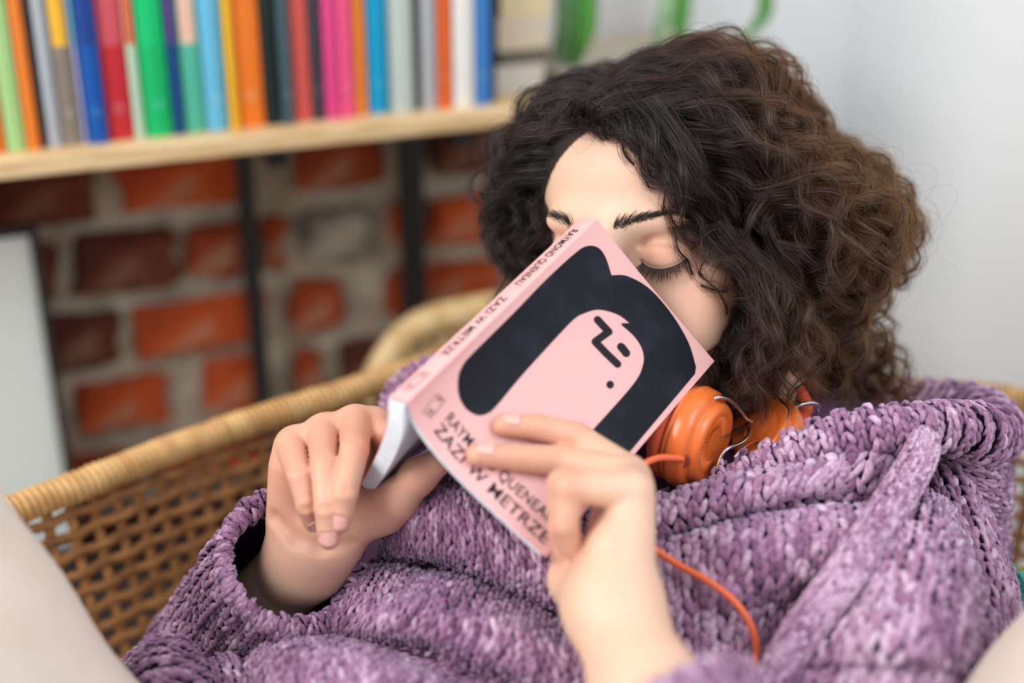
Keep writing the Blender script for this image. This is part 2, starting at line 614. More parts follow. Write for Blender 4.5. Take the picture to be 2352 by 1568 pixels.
# potted plant on the shelf: tall upright leaves
plant = empty('potted_plant', 'trough of tall upright green leaves on the shelf behind her head', 'plant')
M_leaf = mat_noise2('fresh green leaf', srgb(74, 148, 54), srgb(118, 186, 94), scale=22, rough=0.4, bump=0.05, stretch=(1, 1, 0.2))
M_leaf2 = mat_noise2('pale green leaf', srgb(124, 190, 124), srgb(172, 218, 164), scale=22, rough=0.4, bump=0.05, stretch=(1, 1, 0.2))
M_pot = mat_plain('sand coloured tray', srgb(206, 196, 180), rough=0.3, var=0.03)
M_soil = mat_plain('pale pebble mulch', srgb(196, 186, 170), rough=0.9, var=0.25, scale=200)
p0_, p1_ = hit(1290, 160, 0.2)[0], hit(1805, 160, 0.2)[0]
pc = wp((p0_ + p1_) / 2, 0.14, SH_Z)
TW = (p1_ - p0_) / 2 - 0.004
tro, trf = [], []
for k_, (h_, gw) in enumerate(((0, -.006), (.002, -.004), (.010, 0.0), (.012, 0.0), (.012, -.003), (.011, -.004))):
    for sa, sb in ((-1, -1), (1, -1), (1, 1), (-1, 1)):
        tro.append(pc + WE * sa * (TW + gw) + WN * sb * (0.055 + gw) + UP * h_)
for k_ in range(5):
    for j_ in range(4):
        trf.append((4 * k_ + j_, 4 * k_ + (j_ + 1) % 4, 4 * k_ + 4 + (j_ + 1) % 4, 4 * k_ + 4 + j_))
trf.append((3, 2, 1, 0))
mesh_obj('planter_trough', tro, trf, M_pot, plant)
mesh_obj('soil', tro[-4:] + [q - UP * 0.006 for q in tro[-4:]], [(0, 1, 2, 3), (7, 6, 5, 4), (0, 4, 5, 1), (1, 5, 6, 2), (2, 6, 7, 3), (3, 7, 4, 0)], M_soil, plant)


def leaf(px, py, w, off, lean, mat, h=0.42):
    s, z = hit(px, py, off)
    root = wp(min(max(s, p0_ + .012), p1_ - .012), 0.10 + (off - 0.10) * 0.6, SH_Z + 0.008)
    tip_dir = wp(s, off, z) 
    v, f = [], []
    n = 14
    for k in range(n):
        t = k / (n - 1)
        if t < 0.45:
            q = t / 0.45
            c = root * (1 - q) + tip_dir * q
            c = c + UP * 0.0
        else:
            q = (t - 0.45) / 0.55
            c = tip_dir + (UP + WE * lean) * h * 0.6 * q
        ww = w * (0.55 + 0.45 * min(1, t * 3)) * (1 - max(0, (t - 0.75) / 0.25) ** 2 * 0.98)
        v += [c - WE * ww, c + WN * 0.004 + WN * 0.003, c + WE * ww, c - WN * 0.0015 + WN * 0.003]
    for k in range(n - 1):
        for j in range(4):
            f.append((4 * k + j, 4 * k + (j + 1) % 4, 4 * k + 4 + (j + 1) % 4, 4 * k + 4 + j))
    return mesh_obj('leaf', v, f, mat, plant, smooth=True)


leaf(1304, 70, .0135, .15, 0.0, M_leaf2)
leaf(1348, 70, .0110, .18, 0.0, M_leaf)
leaf(1565, 18, .012, .10, -0.02, M_leaf)
leaf(1532, 18, .008, .15, -0.02, M_leaf2)
leaf(1757, 40, .0095, .14, 0.0, M_leaf)
rebase(plant, tuple(pc))

# framed white panel against the bricks at the left
M_frame = mat_plain('dark frame wood', srgb(38, 28, 24), rough=0.5, var=0.1)
M_panel = mat_plain('white poster board', srgb(226, 230, 226), rough=0.35, var=0.02, scale=5)
fr = empty('framed_panel', 'plain white panel in a thin black frame leaning on the brick wall', 'picture')
FO = 0.10
sx, zt = hit(66, 540, FO)
zb = 0.4685
fw, ft = 0.0085, 0.018
wd = 0.42
box('panel', wp(sx - wd, FO - 0.012, zb), WE * wd, WN * 0.006, UP * (zt - zb), M_panel, fr, bev=0)
box('frame_rail', wp(sx - wd, FO - 0.016, zt), WE * (wd + fw), WN * ft, UP * fw, M_frame, fr)
box('frame_rail', wp(sx - wd, FO - 0.016, zb - fw), WE * (wd + fw), WN * ft, UP * fw, M_frame, fr)
box('frame_stile', wp(sx, FO - 0.016, zb), WE * fw, WN * ft, UP * (zt - zb), M_frame, fr)
box('frame_stile', wp(sx - wd - fw, FO - 0.016, zb - fw), WE * fw, WN * ft, UP * (zt - zb + 2 * fw), M_frame, fr)
rebase(fr, tuple(wp(sx - wd / 2, FO, zb - fw)))
# the low bench that carries the panel
bench = empty('low_bench', 'low dark bench along the brick wall under the white framed panel', 'bench')
bs0, bs1 = sx - wd - .05, hit(770, 900, 0.1)[0]
box('bench_top', wp(bs0, 0.03, zb - fw - 0.026), WE * (bs1 - bs0), WN * 0.13, UP * 0.0255, M_frame, bench)
box('apron', wp(bs0 + .02, 0.14, zb - fw - 0.13), WE * (bs1 - bs0 - .04), WN * 0.016, UP * 0.1035, M_frame, bench)
for a in (bs0 + .02, bs1 - .05):
    for b_ in (0.04, 0.118):
        box('leg', wp(a, b_, 0.005), WE * 0.025, WN * 0.021, UP * (zb - fw - 0.032), M_frame, bench)
rebase(bench, tuple(wp((bs0 + bs1) / 2, .1, 0)))
bb = slab('baseboard_back', wp(S_L, 0.0, 0.004), WE * (S_PL - S_L), WN * 0.022, UP * 0.29, M_plaster)

# cane backed chair standing behind
M_cane = mat_noise2('honey cane', srgb(206, 168, 112), srgb(228, 196, 146), scale=60, rough=0.55, bump=0.1, rnd=0.06)
cch = empty('cane_chair', 'pale cane-backed chair behind the rattan armchair by the wall', 'chair')
cd = 1.33
tl = P(835, 900, cd)
CX = unit(np.array([0.97, 0.22, 0.0]))
CYd = np.array([-CX[1], CX[0], 0])
ztop = P(950, 728, cd)[2]
cw, chh = 0.40, 0.34
org = np.array([tl[0], tl[1], ztop - chh])


def cpt(a, b):   # a across, b up, slight recline
    return org + CX * a + UP * b + CYd * (b * 0.16 - 0.03)


fpath = [cpt(0.0, 0), cpt(-0.004, 0.12), cpt(0.0, 0.22), cpt(0.016, 0.285), cpt(0.05, 0.325), cpt(0.10, 0.338), cpt(0.2, 0.343), cpt(0.3, 0.338), cpt(0.35, 0.325), cpt(0.384, 0.285), cpt(0.40, 0.22), cpt(0.404, 0.12), cpt(0.40, 0)]
tube('back_frame', smooth_path(fpath, 60), 0.014, M_cane, cch, sides=10)
for k in range(1, 26):
    a = 0.015 * k + 0.005
    ht = 0.335 - max(0, 0.06 - min(a, 0.4 - a)) ** 2 * 16
    tube('cane_strand', [cpt(a, 0.0), cpt(a, ht * 0.5), cpt(a, ht)], 0.0056, M_cane, cch, sides=5, flat=0.35)
for k in range(1, 22):
    b = 0.015 * k
    a0 = 0.0 + max(0, b - 0.25) ** 2 * 5
    tube('cane_strand', [cpt(a0, b), cpt(0.2, b + 0.0), cpt(0.4 - a0, b)], 0.0056, M_cane, cch, sides=5, flat=0.35)
for a in (0.0, 0.40):
    q = cpt(a, 0)
    tube('leg', [q + UP * 0.01, np.array([q[0], q[1], 0.006])], 0.013, M_cane, cch, sides=10)
    q2 = q + CYd * 0.11
    tube('leg', [q2 - UP * 0.012, np.array([q2[0], q2[1], 0.006])], 0.013, M_cane, cch, sides=10)
box('seat', cpt(-0.01, 0) - UP * 0.035, CX * 0.42, CYd * 0.13, UP * 0.03, M_cane, cch)
rebase(cch, tuple(np.array([org[0] + 0.2, org[1], 0])))

# ================================================================== RATTAN ARMCHAIR
M_rattan = mat_noise2('brown rattan cord', srgb(136, 88, 46), srgb(184, 126, 72), scale=55, lo=0.35, hi=0.65, rough=0.6, bump=0.35, rnd=0.12, stretch=(1, 1, 3))
M_wrap = mat_noise2('golden rattan wrapping', srgb(196, 146, 88), srgb(226, 182, 122), scale=60, lo=0.35, hi=0.65, rough=0.5, bump=0.25)
M_seat = mat_plain('oat linen cushion', srgb(222, 208, 190), rough=0.9, var=0.06, scale=200, bump=0.2, bscale=900)
RZ = 0.752


def at_z(px, py, z):
    r = ray(px, py)
    return CAM0 + r * ((z - CAMH) / r[2])


chair = empty('rattan_armchair', 'woven brown rattan armchair with a wrapped rim, woman lying in it', 'armchair')
left_end = at_z(30, 1172, RZ)
ld = unit(left_end - at_z(200, 1108, RZ))
ctrl = [left_end + ld * 0.34 + np.array([0.05, 0, 0]), left_end + ld * 0.2 + np.array([0.012, 0, 0]), left_end + ld * 0.09, left_end, at_z(200, 1108, RZ), at_z(400, 1030, RZ), at_z(600, 962, RZ), at_z(800, 902, RZ)]
pb = ctrl[-1]
pr = at_z(1990, 885, RZ)
ctrl += [np.array([-0.045, 1.075, RZ]), np.array([0.06, 1.105, RZ]), np.array([0.17, 1.105, RZ]), pr, at_z(2200, 903, RZ), at_z(2360, 925, RZ)]
q = ctrl[-1]
ctrl += [q + np.array([0.075, -0.06, 0]), q + np.array([0.115, -0.16, 0]), q + np.array([0.135, -0.28, 0]), q + np.array([0.14, -0.42, 0])]
RIM = smooth_path(ctrl, 500)
RS = np.concatenate([[0], np.cumsum(np.linalg.norm(np.diff(RIM, axis=0), axis=1))])
RLEN = RS[-1]
CEN = np.array([0.02, 0.55, RZ])


def rim_at(s):
    return np.array([np.interp(s, RS, RIM[:, k]) for k in range(3)])


def rim_n(s):
    t = unit(rim_at(s + 0.004) - rim_at(s - 0.004))
    n = np.array([-t[1], t[0], 0.0])
    if np.dot(n, CEN - rim_at(s)) < 0:
        n = -n
    return unit(n)


tube('rim', RIM[::4], 0.0085, M_wrap, chair, sides=10)
# the wrapping: one turn of cord after another, far too many to tell apart along the whole rim
vv, ff = [], []
ns = int(RLEN / 0.0052)
sd = 8
for k in range(ns):
    s = (k + 0.5) * 0.0052
    c = rim_at(s)
    t = unit(rim_at(s + 0.003) - rim_at(s - 0.003))
    n = rim_n(s)
    b = np.cross(t, n)
    base = len(vv)
    R = 0.0098 + random.uniform(-.0004, .0004)
    for j in range(12):
        a = 2 * math.pi * j / 12
        e = n * math.cos(a) + b * math.sin(a)
        for i in range(5):
            h = 2 * math.pi * i / 5
            vv.append(c + e * (R + 0.0020 * math.cos(h)) + t * (0.0029 * math.sin(h) + 0.001 * math.sin(a)))
    for j in range(12):
        j2 = (j + 1) % 12
        for i in range(5):
            i2 = (i + 1) % 5
            ff.append((base + j * 5 + i, base + j * 5 + i2, base + j2 * 5 + i2, base + j2 * 5 + i))
o = mesh_obj('rim_wrapping', np.array(vv), np.array(ff), M_wrap, chair, smooth=True)
o['kind'] = 'stuff'


def panel_pt(s, v, lift):
    n = rim_n(s)
    return rim_at(s) - UP * (0.012 + v) + n * (0.10 * v + 0.45 * v * v + lift)


def s_of(px, py):
    p = at_z(px, py, RZ)
    return RS[np.argmin(np.linalg.norm(RIM - p, axis=1))]


COLP, ROWP, NROW = 0.0176, 0.0150, 20
SPANS = [(s_of(30, 1172) - 0.10, s_of(800, 902) + 0.03), (s_of(1990, 885) - 0.02, s_of(2360, 925) + 0.13)]
for a, b in SPANS:
    ncol = int((b - a) / COLP)
    for k in range(ncol + 1):          # uprights
        s = a + k * COLP
        vs = np.linspace(-0.006, NROW * ROWP + 0.01, NROW * 2 + 3)
        pts = [panel_pt(s, v, 0.0017 * (1 if k % 2 else -1) * math.cos(math.pi * (v / ROWP - 0.5))) for v in vs]
        tube('upright_cord', pts, 0.0040, M_rattan, chair, sides=6, up=rim_n(s), flat=0.42)
    for r in range(NROW):              # rows woven through them
        v = (r + 0.5) * ROWP
        ss = np.linspace(a - 0.006, b + 0.006, ncol * 2 + 3)
        pts = [panel_pt(s, v, 0.0021 * (1 if r % 2 else -1) * math.cos(math.pi * (s - a) / COLP)) for s in ss]
        tube('woven_cord', pts, 0.0036, M_rattan, chair, sides=6, up=(0, 0, 1), flat=1.0)
# seat ring, cushion and legs
zs = RZ - 0.012 - NROW * ROWP
ring = []
for s in np.linspace(0.02, RLEN - 0.02, 90):
    ring.append(panel_pt(s, NROW * ROWP + 0.008, 0))
tube('seat_ring', ring, 0.011, M_wrap, chair, sides=8)
ring = np.array(ring)
cen = ring.mean(axis=0)
cen[2] = zs
v, f = [], []
lv = [(1.0, -0.035), (1.0, -0.01), (0.985, 0.012), (0.9, 0.028), (0.55, 0.034), (0.05, 0.036)]
for sc_, dz in lv:
    for p in ring:
        q2 = cen + (p - cen) * sc_ * 0.97
        v.append(np.array([q2[0], q2[1], zs - 0.01 + dz]))
k = len(ring)
for i in range(len(lv) - 1):
    for j in range(k):
        f.append((i * k + j, i * k + (j + 1) % k, (i + 1) * k + (j + 1) % k, (i + 1) * k + j))
f.append(tuple(range((len(lv) - 1) * k, len(lv) * k)))
f.append(tuple(range(k - 1, -1, -1)))
mesh_obj('seat_cushion', v, f, M_seat, chair, smooth=True)
for i in (4, 30, 58, 85):
    p = ring[i]
    e = np.array([p[0] + (p[0] - cen[0]) * 0.08, p[1] + (p[1] - cen[1]) * 0.08, 0.006])
    tube('leg', [p, (p + e) / 2, e], 0.015, M_wrap, chair, sides=10)
rebase(chair, (float(cen[0]), float(cen[1]), 0.0))

# teal and olive fringed cushion tucked in at the right
fc = empty('fringed_cushion', 'small cushion with teal and olive wool fringe tucked at the right edge', 'cushion')
M_teal = mat_plain('teal wool', srgb(40, 170, 165), rough=0.9, var=0.25, scale=200, sheen=0.4)
M_olive = mat_plain('olive wool', srgb(150, 140, 50), rough=0.9, var=0.25, scale=200, sheen=0.4)
c0 = P(2450, 1480, 0.95)
v, f = [], []
nu, nv = 24, 14
for i in range(nv + 1):
    th = math.pi * i / nv
    for j in range(nu):
        ph = 2 * math.pi * j / nu
        e = camdir(0.055 * math.sin(th) * math.copysign(abs(math.cos(ph)) ** .6, math.cos(ph)), 0.055 * math.sin(th) * math.copysign(abs(math.sin(ph)) ** .6, math.sin(ph)), 0.022 * math.cos(th))
        v.append(c0 + e)
for i in range(nv):
    for j in range(nu):
        f.append((i * nu + j, i * nu + (j + 1) % nu, (i + 1) * nu + (j + 1) % nu, (i + 1) * nu + j))
mesh_obj('cushion_body', v, f, M_olive, fc, smooth=True)
for (px, py, mt, nn) in ((2322, 1318, M_teal, 26), (2335, 1350, M_teal, 26), (2345, 1388, M_olive, 30), (2338, 1370, M_olive, 24), (2350, 1420, M_olive, 24)):
    vv, ff = [], []
    c = P(px + 12, py, 0.93)
    for k in range(nn):
        d = camdir(random.uniform(-1, .7), random.uniform(-.9, .7), random.uniform(-.8, .3))
        d = unit(d) * random.uniform(0.008, 0.016)
        pts = smooth_path([c, c + d * .5 + camdir(0, random.uniform(-.002, .003), 0), c + d + camdir(0, random.uniform(-.005, .001), 0)], 6)
        a_, b_ = tube_geo(pts, 0.0011, 5)
        ff += [tuple(i + len(vv) for i in t_) for t_ in b_]
        vv += list(a_)
    mesh_obj('tassel', vv, ff, mt, fc, smooth=True)
rebase(fc, tuple(c0))

# ================================================================== SDF SCULPTING
class Field:
    """a distance field on a dense grid, built from blended primitives, meshed by surface nets"""

    def __init__(self, lo, hi, h):
        self.lo, self.h = np.asarray(lo, float), h
        self.n = np.maximum(np.ceil((np.asarray(hi) - self.lo) / h).astype(int) + 1, 4)
        self.D = np.full(self.n, 1.0, np.float32)

    def _slice(self, a, b):
        i0 = np.clip(np.floor((a - self.lo) / self.h).astype(int), 0, self.n)
        i1 = np.clip(np.ceil((b - self.lo) / self.h).astype(int) + 1, 0, self.n)
        if np.any(i1 - i0 <= 0):
            return None
        sl = tuple(slice(p, q) for p, q in zip(i0, i1))
        ax = [(self.lo[k] + self.h * np.arange(i0[k], i1[k])).astype(np.float32) for k in range(3)]
        return sl, ax[0][:, None, None], ax[1][None, :, None], ax[2][None, None, :]

    def _mix(self, sl, d, k, sub):
        A = self.D[sl]
        if sub:
            d = -d
            hh = np.clip(0.5 - 0.5 * (A - d) / k, 0, 1)      # smooth max
            self.D[sl] = A * (1 - hh) + d * hh + k * hh * (1 - hh)
        else:
            hh = np.clip(0.5 + 0.5 * (A - d) / k, 0, 1)
            self.D[sl] = A * (1 - hh) + d * hh - k * hh * (1 - hh)

    def cone(self, a, b, ra, rb, k=0.004, sub=False):
        a, b = np.asarray(a, float), np.asarray(b, float)
        m = max(ra, rb) + k + 4 * self.h
        s = self._slice(np.minimum(a, b) - m, np.maximum(a, b) + m)
        if s is None:
            return
        sl, x, y, z = s
        ab = b - a
        L2 = max(float(ab @ ab), 1e-12)
        px, py, pz = x - np.float32(a[0]), y - np.float32(a[1]), z - np.float32(a[2])
        t = np.clip((px * ab[0] + py * ab[1] + pz * ab[2]) / L2, 0, 1).astype(np.float32)
        d = np.sqrt((px - t * ab[0]) ** 2 + (py - t * ab[1]) ** 2 + (pz - t * ab[2]) ** 2) - (ra + t * (rb - ra))
        self._mix(sl, d.astype(np.float32), k, sub)

    def ball(self, c, r, k=0.004, sub=False, R=None):
        """ellipsoid with radii r; R columns are its axes"""
        c, r = np.asarray(c, float), np.asarray(r, float)
        m = r.max() + k + 4 * self.h
        s = self._slice(c - m, c + m)
        if s is None:
            return
        sl, x, y, z = s
        p = [x - np.float32(c[0]), y - np.float32(c[1]), z - np.float32(c[2])]
        if R is not None:
            p = [p[0] * R[0][j] + p[1] * R[1][j] + p[2] * R[2][j] for j in range(3)]
        k0 = np.sqrt((p[0] / r[0]) ** 2 + (p[1] / r[1]) ** 2 + (p[2] / r[2]) ** 2)
        k1 = np.sqrt((p[0] / r[0] ** 2) ** 2 + (p[1] / r[1] ** 2) ** 2 + (p[2] / r[2] ** 2) ** 2) + 1e-6
        self._mix(sl, (k0 * (k0 - 1) / k1).astype(np.float32), k, sub)

    def chain(self, pts, rs, k=0.004, sub=False):
        for i in range(len(pts) - 1):
            self.cone(pts[i], pts[i + 1], rs[i], rs[i + 1], k, sub)

    def mesh(self, smooth=2):
        D, n = self.D, self.n
        ins = D < 0
        c = np.zeros(n - 1, np.int8)
        for dx in (0, 1):
            for dy in (0, 1):
                for dz in (0, 1):
                    c += ins[dx:n[0] - 1 + dx, dy:n[1] - 1 + dy, dz:n[2] - 1 + dz]
        act = (c > 0) & (c < 8)
        idx = np.argwhere(act)
        ids = np.full(n - 1, -1, np.int32)
        ids[act] = np.arange(len(idx))
        acc = np.zeros((len(idx), 3))
        cnt = np.zeros(len(idx))
        corners = [(0, 0, 0), (1, 0, 0), (0, 1, 0), (1, 1, 0), (0, 0, 1), (1, 0, 1), (0, 1, 1), (1, 1, 1)]
        vals = {q: D[idx[:, 0] + q[0], idx[:, 1] + q[1], idx[:, 2] + q[2]] for q in corners}
        for q in corners:
            for ax in range(3):
                if q[ax] == 0:
                    q2 = list(q)
                    q2[ax] = 1
                    q2 = tuple(q2)
                    a, b = vals[q], vals[q2]
                    cr = (a < 0) != (b < 0)
                    t = np.where(cr, a / np.where(cr, a - b, 1), 0)
                    pt = np.tile(np.array(q, float), (len(idx), 1))
                    pt[:, ax] += t
                    acc += np.where(cr[:, None], pt, 0)
                    cnt += cr
        V = self.lo + (idx + acc / cnt[:, None]) * self.h
        F = []
        for ax in range(3):
            o1, o2 = [(1, 2), (2, 0), (0, 1)][ax]
            sa = [slice(1, n[k] - 1) for k in range(3)]
            sb = list(sa)
            sa[ax] = slice(0, n[ax] - 1)
            sb[ax] = slice(1, n[ax])
            A, B = ins[tuple(sa)], ins[tuple(sb)]
            e = np.argwhere(A != B)
            fl = A[e[:, 0], e[:, 1], e[:, 2]]
            off = np.array([1, 1, 1])
            off[ax] = 0
            e = e + off
            def cell(d1, d2):
                q = e.copy()
                q[:, o1] -= d1
                q[:, o2] -= d2
                return ids[q[:, 0], q[:, 1], q[:, 2]]
            quad = np.stack([cell(1, 1), cell(0, 1), cell(0, 0), cell(1, 0)], 1)
            quad[~fl] = quad[~fl][:, ::-1]
            F.append(quad)
        F = np.vstack(F)
        F = F[(F >= 0).all(1)]
        for _ in range(smooth):
            S = np.zeros_like(V)
            w = np.zeros(len(V))
            for j in range(4):
                for o in (1, 3):
                    np.add.at(S, F[:, j], V[F[:, (j + o) % 4]])
                    np.add.at(w, F[:, j], 1)
            V = V * 0.5 + 0.5 * S / np.maximum(w, 1)[:, None]
        return V, F

# ================================================================== THE PINK BOOK
book = empty('paperback', 'open pink paperback with black-haired face drawing, held over her face', 'book')
M_pink = mat_plain('pink card cover', srgb(234, 178, 176), rough=0.38, var=0.02, scale=25, spec=0.4)
M_ink = mat_noise2('dark navy print', srgb(18, 19, 28), srgb(34, 36, 50), scale=45, lo=0.45, hi=0.8, rough=0.5, bump=0.0)
M_ink.node_tree.nodes['Principled BSDF'].inputs['Specular IOR Level'].default_value = 0.18
M_ink2 = mat_plain('black print', srgb(30, 25, 32), rough=0.55, var=0.05, spec=0.2)
M_grey = mat_plain('thin grey print', srgb(150, 112, 116), rough=0.5, var=0.02)
M_pages = mat_noise2('page edges', srgb(226, 232, 240), srgb(244, 247, 251), scale=300, lo=0.35, hi=0.65, rough=0.85, bump=0.05)
M_inner = mat_plain('white page', srgb(226, 226, 230), rough=0.85, var=0.02)

bTS, bTF, bBS, bBF = P(1372, 503, 0.822), P(1641, 829, 0.848), P(935, 924, 0.738), P(1254, 1279, 0.742)
bTO, bBO = P(1334, 500, 0.832), P(891, 914, 0.744)
bN = unit(np.cross(bTF - bTS, bBS - bTS))
if np.dot(bN, CAM0 - bTS) < 0:
    bN = -bN


def cover(u, v, off=0.0):
    """point of the front cover; u from spine to fore edge, v from head to foot"""
    u, v = np.asarray(u, float), np.asarray(v, float)
    U, V = u[..., None], v[..., None]
    p = (bTS * (1 - U) + bTF * U) * (1 - V) + (bBS * (1 - U) + bBF * U) * V
    sag = (np.sin(np.pi * np.clip(u, 0, 1) ** 0.72)) * (0.0015 + 0.0125 * np.clip(v, 0, 1) ** 1.2)
    return p - bN * sag[..., None] + bN * off


def cover_uv(px, py):
    """(u, v) where a sight line meets the cover, by Newton steps"""
    x = np.array([0.5, 0.5])
    for _ in range(12):
        def g(q):
            a, b, _d = proj(cover(q[0], q[1]))
            return np.array([a - px, b - py])
        r = g(x)
        J = np.stack([(g(x + [1e-4, 0]) - r) / 1e-4, (g(x + [0, 1e-4]) - r) / 1e-4], 1)
        x = x - np.linalg.solve(J, r)
    return x


def cover_depth(px, py):
    u, v = cover_uv(px, py)
    return float(proj(cover(u, v))[2])


def sheet(name, fn, nu, nv, th, mat, parent, nrm):
    """a curved board of thickness th: fn(u, v) outer face, nrm outward"""
    us, vs = np.meshgrid(np.linspace(0, 1, nu), np.linspace(0, 1, nv), indexing='ij')
    A = fn(us, vs).reshape(-1, 3)
    B = A - nrm * th
    v = np.vstack([A, B])
    n = nu * nv
    f = []
    for i in range(nu - 1):
        for j in range(nv - 1):
            a, b, c, d = i * nv + j, (i + 1) * nv + j, (i + 1) * nv + j + 1, i * nv + j + 1
            f += [(a, b, c, d), (n + d, n + c, n + b, n + a)]
    for i in range(nu - 1):
        a, b = i * nv, (i + 1) * nv
        f.append((a, n + a, n + b, b))
        a, b = i * nv + nv - 1, (i + 1) * nv + nv - 1
        f.append((b, n + b, n + a, a))
    for j in range(nv - 1):
        f.append((j + 1, n + j + 1, n + j, j))
        a = (nu - 1) * nv + j
        f.append((a, n + a, n + a + 1, a + 1))
    return mesh_obj(name, v, f, mat, parent, smooth=False)


sheet('front_cover', lambda u, v: cover(u, v), 26, 12, 0.0006, M_pink, book, bN)
# front half of the page block, tapering to few leaves at the fore edge
sheet('front_pages', lambda u, v: cover(u * 0.985, 0.004 + v * 0.992) - bN * 0.0008, 26, 10, 0.0052, M_pages, book, bN)
sN = unit(np.cross(bTO - bTS, bBS - bTS))
if np.dot(sN, CAM0 - bTS) < 0:
    sN = -sN


def spine_pt(u, v, off=0.0):
    u, v = np.asarray(u, float), np.asarray(v, float)
    U, V = u[..., None], v[..., None]
    p = (bTO * (1 - U) + bTS * U) * (1 - V) + (bBO * (1 - U) + bBS * U) * V
    return p + sN * (0.0008 * np.sin(np.pi * u) + off)[..., None]


sheet('spine', lambda u, v: spine_pt(u, v), 6, 10, 0.0006, M_pink, book, sN)
# back half: falls away from the spine to the left, her right hand holds it
lenv = bTO - bBO
foot = smooth_path([P(891, 914, 0.744), P(888, 970, 0.757), P(868, 1035, 0.785), P(829, 1112, 0.825)], 24)
tk = smooth_path(np.array([[0.0105, 0, 0], [0.0112, 0, 0], [0.0095, 0, 0], [0.0085, 0, 0]]), 24)[:, 0]
tv_, bv_, nv_ = frames(foot, up=unit(lenv))
inn = unit(np.cross(tv_, unit(lenv)))
if np.dot(inn[5], P(1000, 1000, .80) - foot[5]) < 0:
    inn = -inn


def back(u, v, off=0.0):
    u, v = np.asarray(u, float), np.asarray(v, float)
    x = np.clip(u, 0, 1) * 23
    i = np.minimum(x.astype(int), 22)
    fr_ = (x - i)[..., None]
    p = foot[i] * (1 - fr_) + foot[i + 1] * fr_
    n_ = unit(inn[i] * (1 - fr_) + inn[i + 1] * fr_)
    th_ = (tk[i] * (1 - fr_[..., 0]) + tk[i + 1] * fr_[..., 0])
    shrink = 1 - 0.22 * (1 - v)
    p = foot[0] + (p - foot[0]) * shrink[..., None]
    return p + lenv * (1 - v)[..., None] + n_ * (off * th_)[..., None]


us, vs = np.meshgrid(np.linspace(0, 1, 24), np.linspace(0, 1, 8), indexing='ij')


def solid(name, A, B, nu, nv, mat):
    v = np.vstack([A.reshape(-1, 3), B.reshape(-1, 3)])
    n = nu * nv
    f = []
    for i in range(nu - 1):
        for j in range(nv - 1):
            a, b, c, d = i * nv + j, (i + 1) * nv + j, (i + 1) * nv + j + 1, i * nv + j + 1
            f += [(a, b, c, d), (n + d, n + c, n + b, n + a)]
    for i in range(nu - 1):
        a, b = i * nv, (i + 1) * nv
        f.append((a, n + a, n + b, b))
        a, b = i * nv + nv - 1, (i + 1) * nv + nv - 1
        f.append((b, n + b, n + a, a))
    for j in range(nv - 1):
        f.append((j + 1, n + j + 1, n + j, j))
        a = (nu - 1) * nv + j
        f.append((a, n + a, n + a + 1, a + 1))
    return mesh_obj(name, v, f, mat, book)


solid('back_pages', back(us, vs, 0.06), back(us, vs, 1.0), 24, 8, M_pages)
solid('back_cover', back(us, vs - 0.0, 0.0), back(us, vs, 0.055), 24, 8, M_pink)

# ---- printing: shapes drawn flat in (u, v) of the cover, cut into strips so that they follow its curve
def decal(name, polys, surf, mat, off=0.00022, wu=0.112, wv=0.172, strips=28):
    """polys: list of outlines [(u, v)]; several outlines may form holes"""
    cu = bpy.data.curves.new('tmp', 'CURVE')
    cu.dimensions = '2D'
    cu.fill_mode = 'BOTH'
    for pl in polys:
        sp = cu.splines.new('POLY')
        sp.points.add(len(pl) - 1)
        for k, (a, b) in enumerate(pl):
            sp.points[k].co = (a * wu, b * wv, 0, 1)
        sp.use_cyclic_u = True
    ob = bpy.data.objects.new('tmp', cu)
    COL.objects.link(ob)
    dg = bpy.context.evaluated_depsgraph_get()
    me = bpy.data.meshes.new_from_object(ob.evaluated_get(dg))
    bpy.data.objects.remove(ob)
    return flat_decal(name, me, surf, mat, off, wu, wv, strips)


def flat_decal(name, me, surf, mat, off, wu, wv, strips):
    bm = bmesh.new()
    bm.from_mesh(me)
    for k in range(1, strips):
        bmesh.ops.bisect_plane(bm, geom=bm.verts[:] + bm.edges[:] + bm.faces[:], plane_co=(k * wu / strips, 0, 0), plane_no=(1, 0, 0))
    for k in range(1, 12):
        bmesh.ops.bisect_plane(bm, geom=bm.verts[:] + bm.edges[:] + bm.faces[:], plane_co=(0, k * wv / 12, 0), plane_no=(0, 1, 0))
    co = np.array([v.co[:] for v in bm.verts])
    w = surf(co[:, 0] / wu, co[:, 1] / wv, np.full(len(co), off) if surf is spine_pt else off)
    for v, p in zip(bm.verts, w):
        v.co = Vector(p)
    m2 = bpy.data.meshes.new(name)
    bm.to_mesh(m2)
    bm.free()
    m2.materials.append(mat)
    ob = bpy.data.objects.new(name, m2)
    COL.objects.link(ob)
    ob.parent = book
    return ob


def closed_spline(pts, n=160):
    """smooth closed outline; a point written (x, y, 1) is a sharp corner"""
    out = []
    m = len(pts)
    for i in range(m):
        p0, p1, p2, p3 = (np.array(pts[(i + k) % m][:2], float) for k in (-1, 0, 1, 2))
        if len(pts[i]) > 2:
            p0 = p1 - (p2 - p1) * 0.5
        if len(pts[(i + 1) % m]) > 2:
            p3 = p2 + (p2 - p1) * 0.5
        for t in np.linspace(0, 1, 9)[:-1]:
            out.append(0.5 * ((2 * p1) + (-p0 + p2) * t + (2 * p0 - 5 * p1 + 4 * p2 - p3) * t * t + (-p0 + 3 * p1 - 3 * p2 + p3) * t ** 3))
    return out


def uvs(pl):
    return [tuple(cover_uv(a, b)) for a, b in pl]


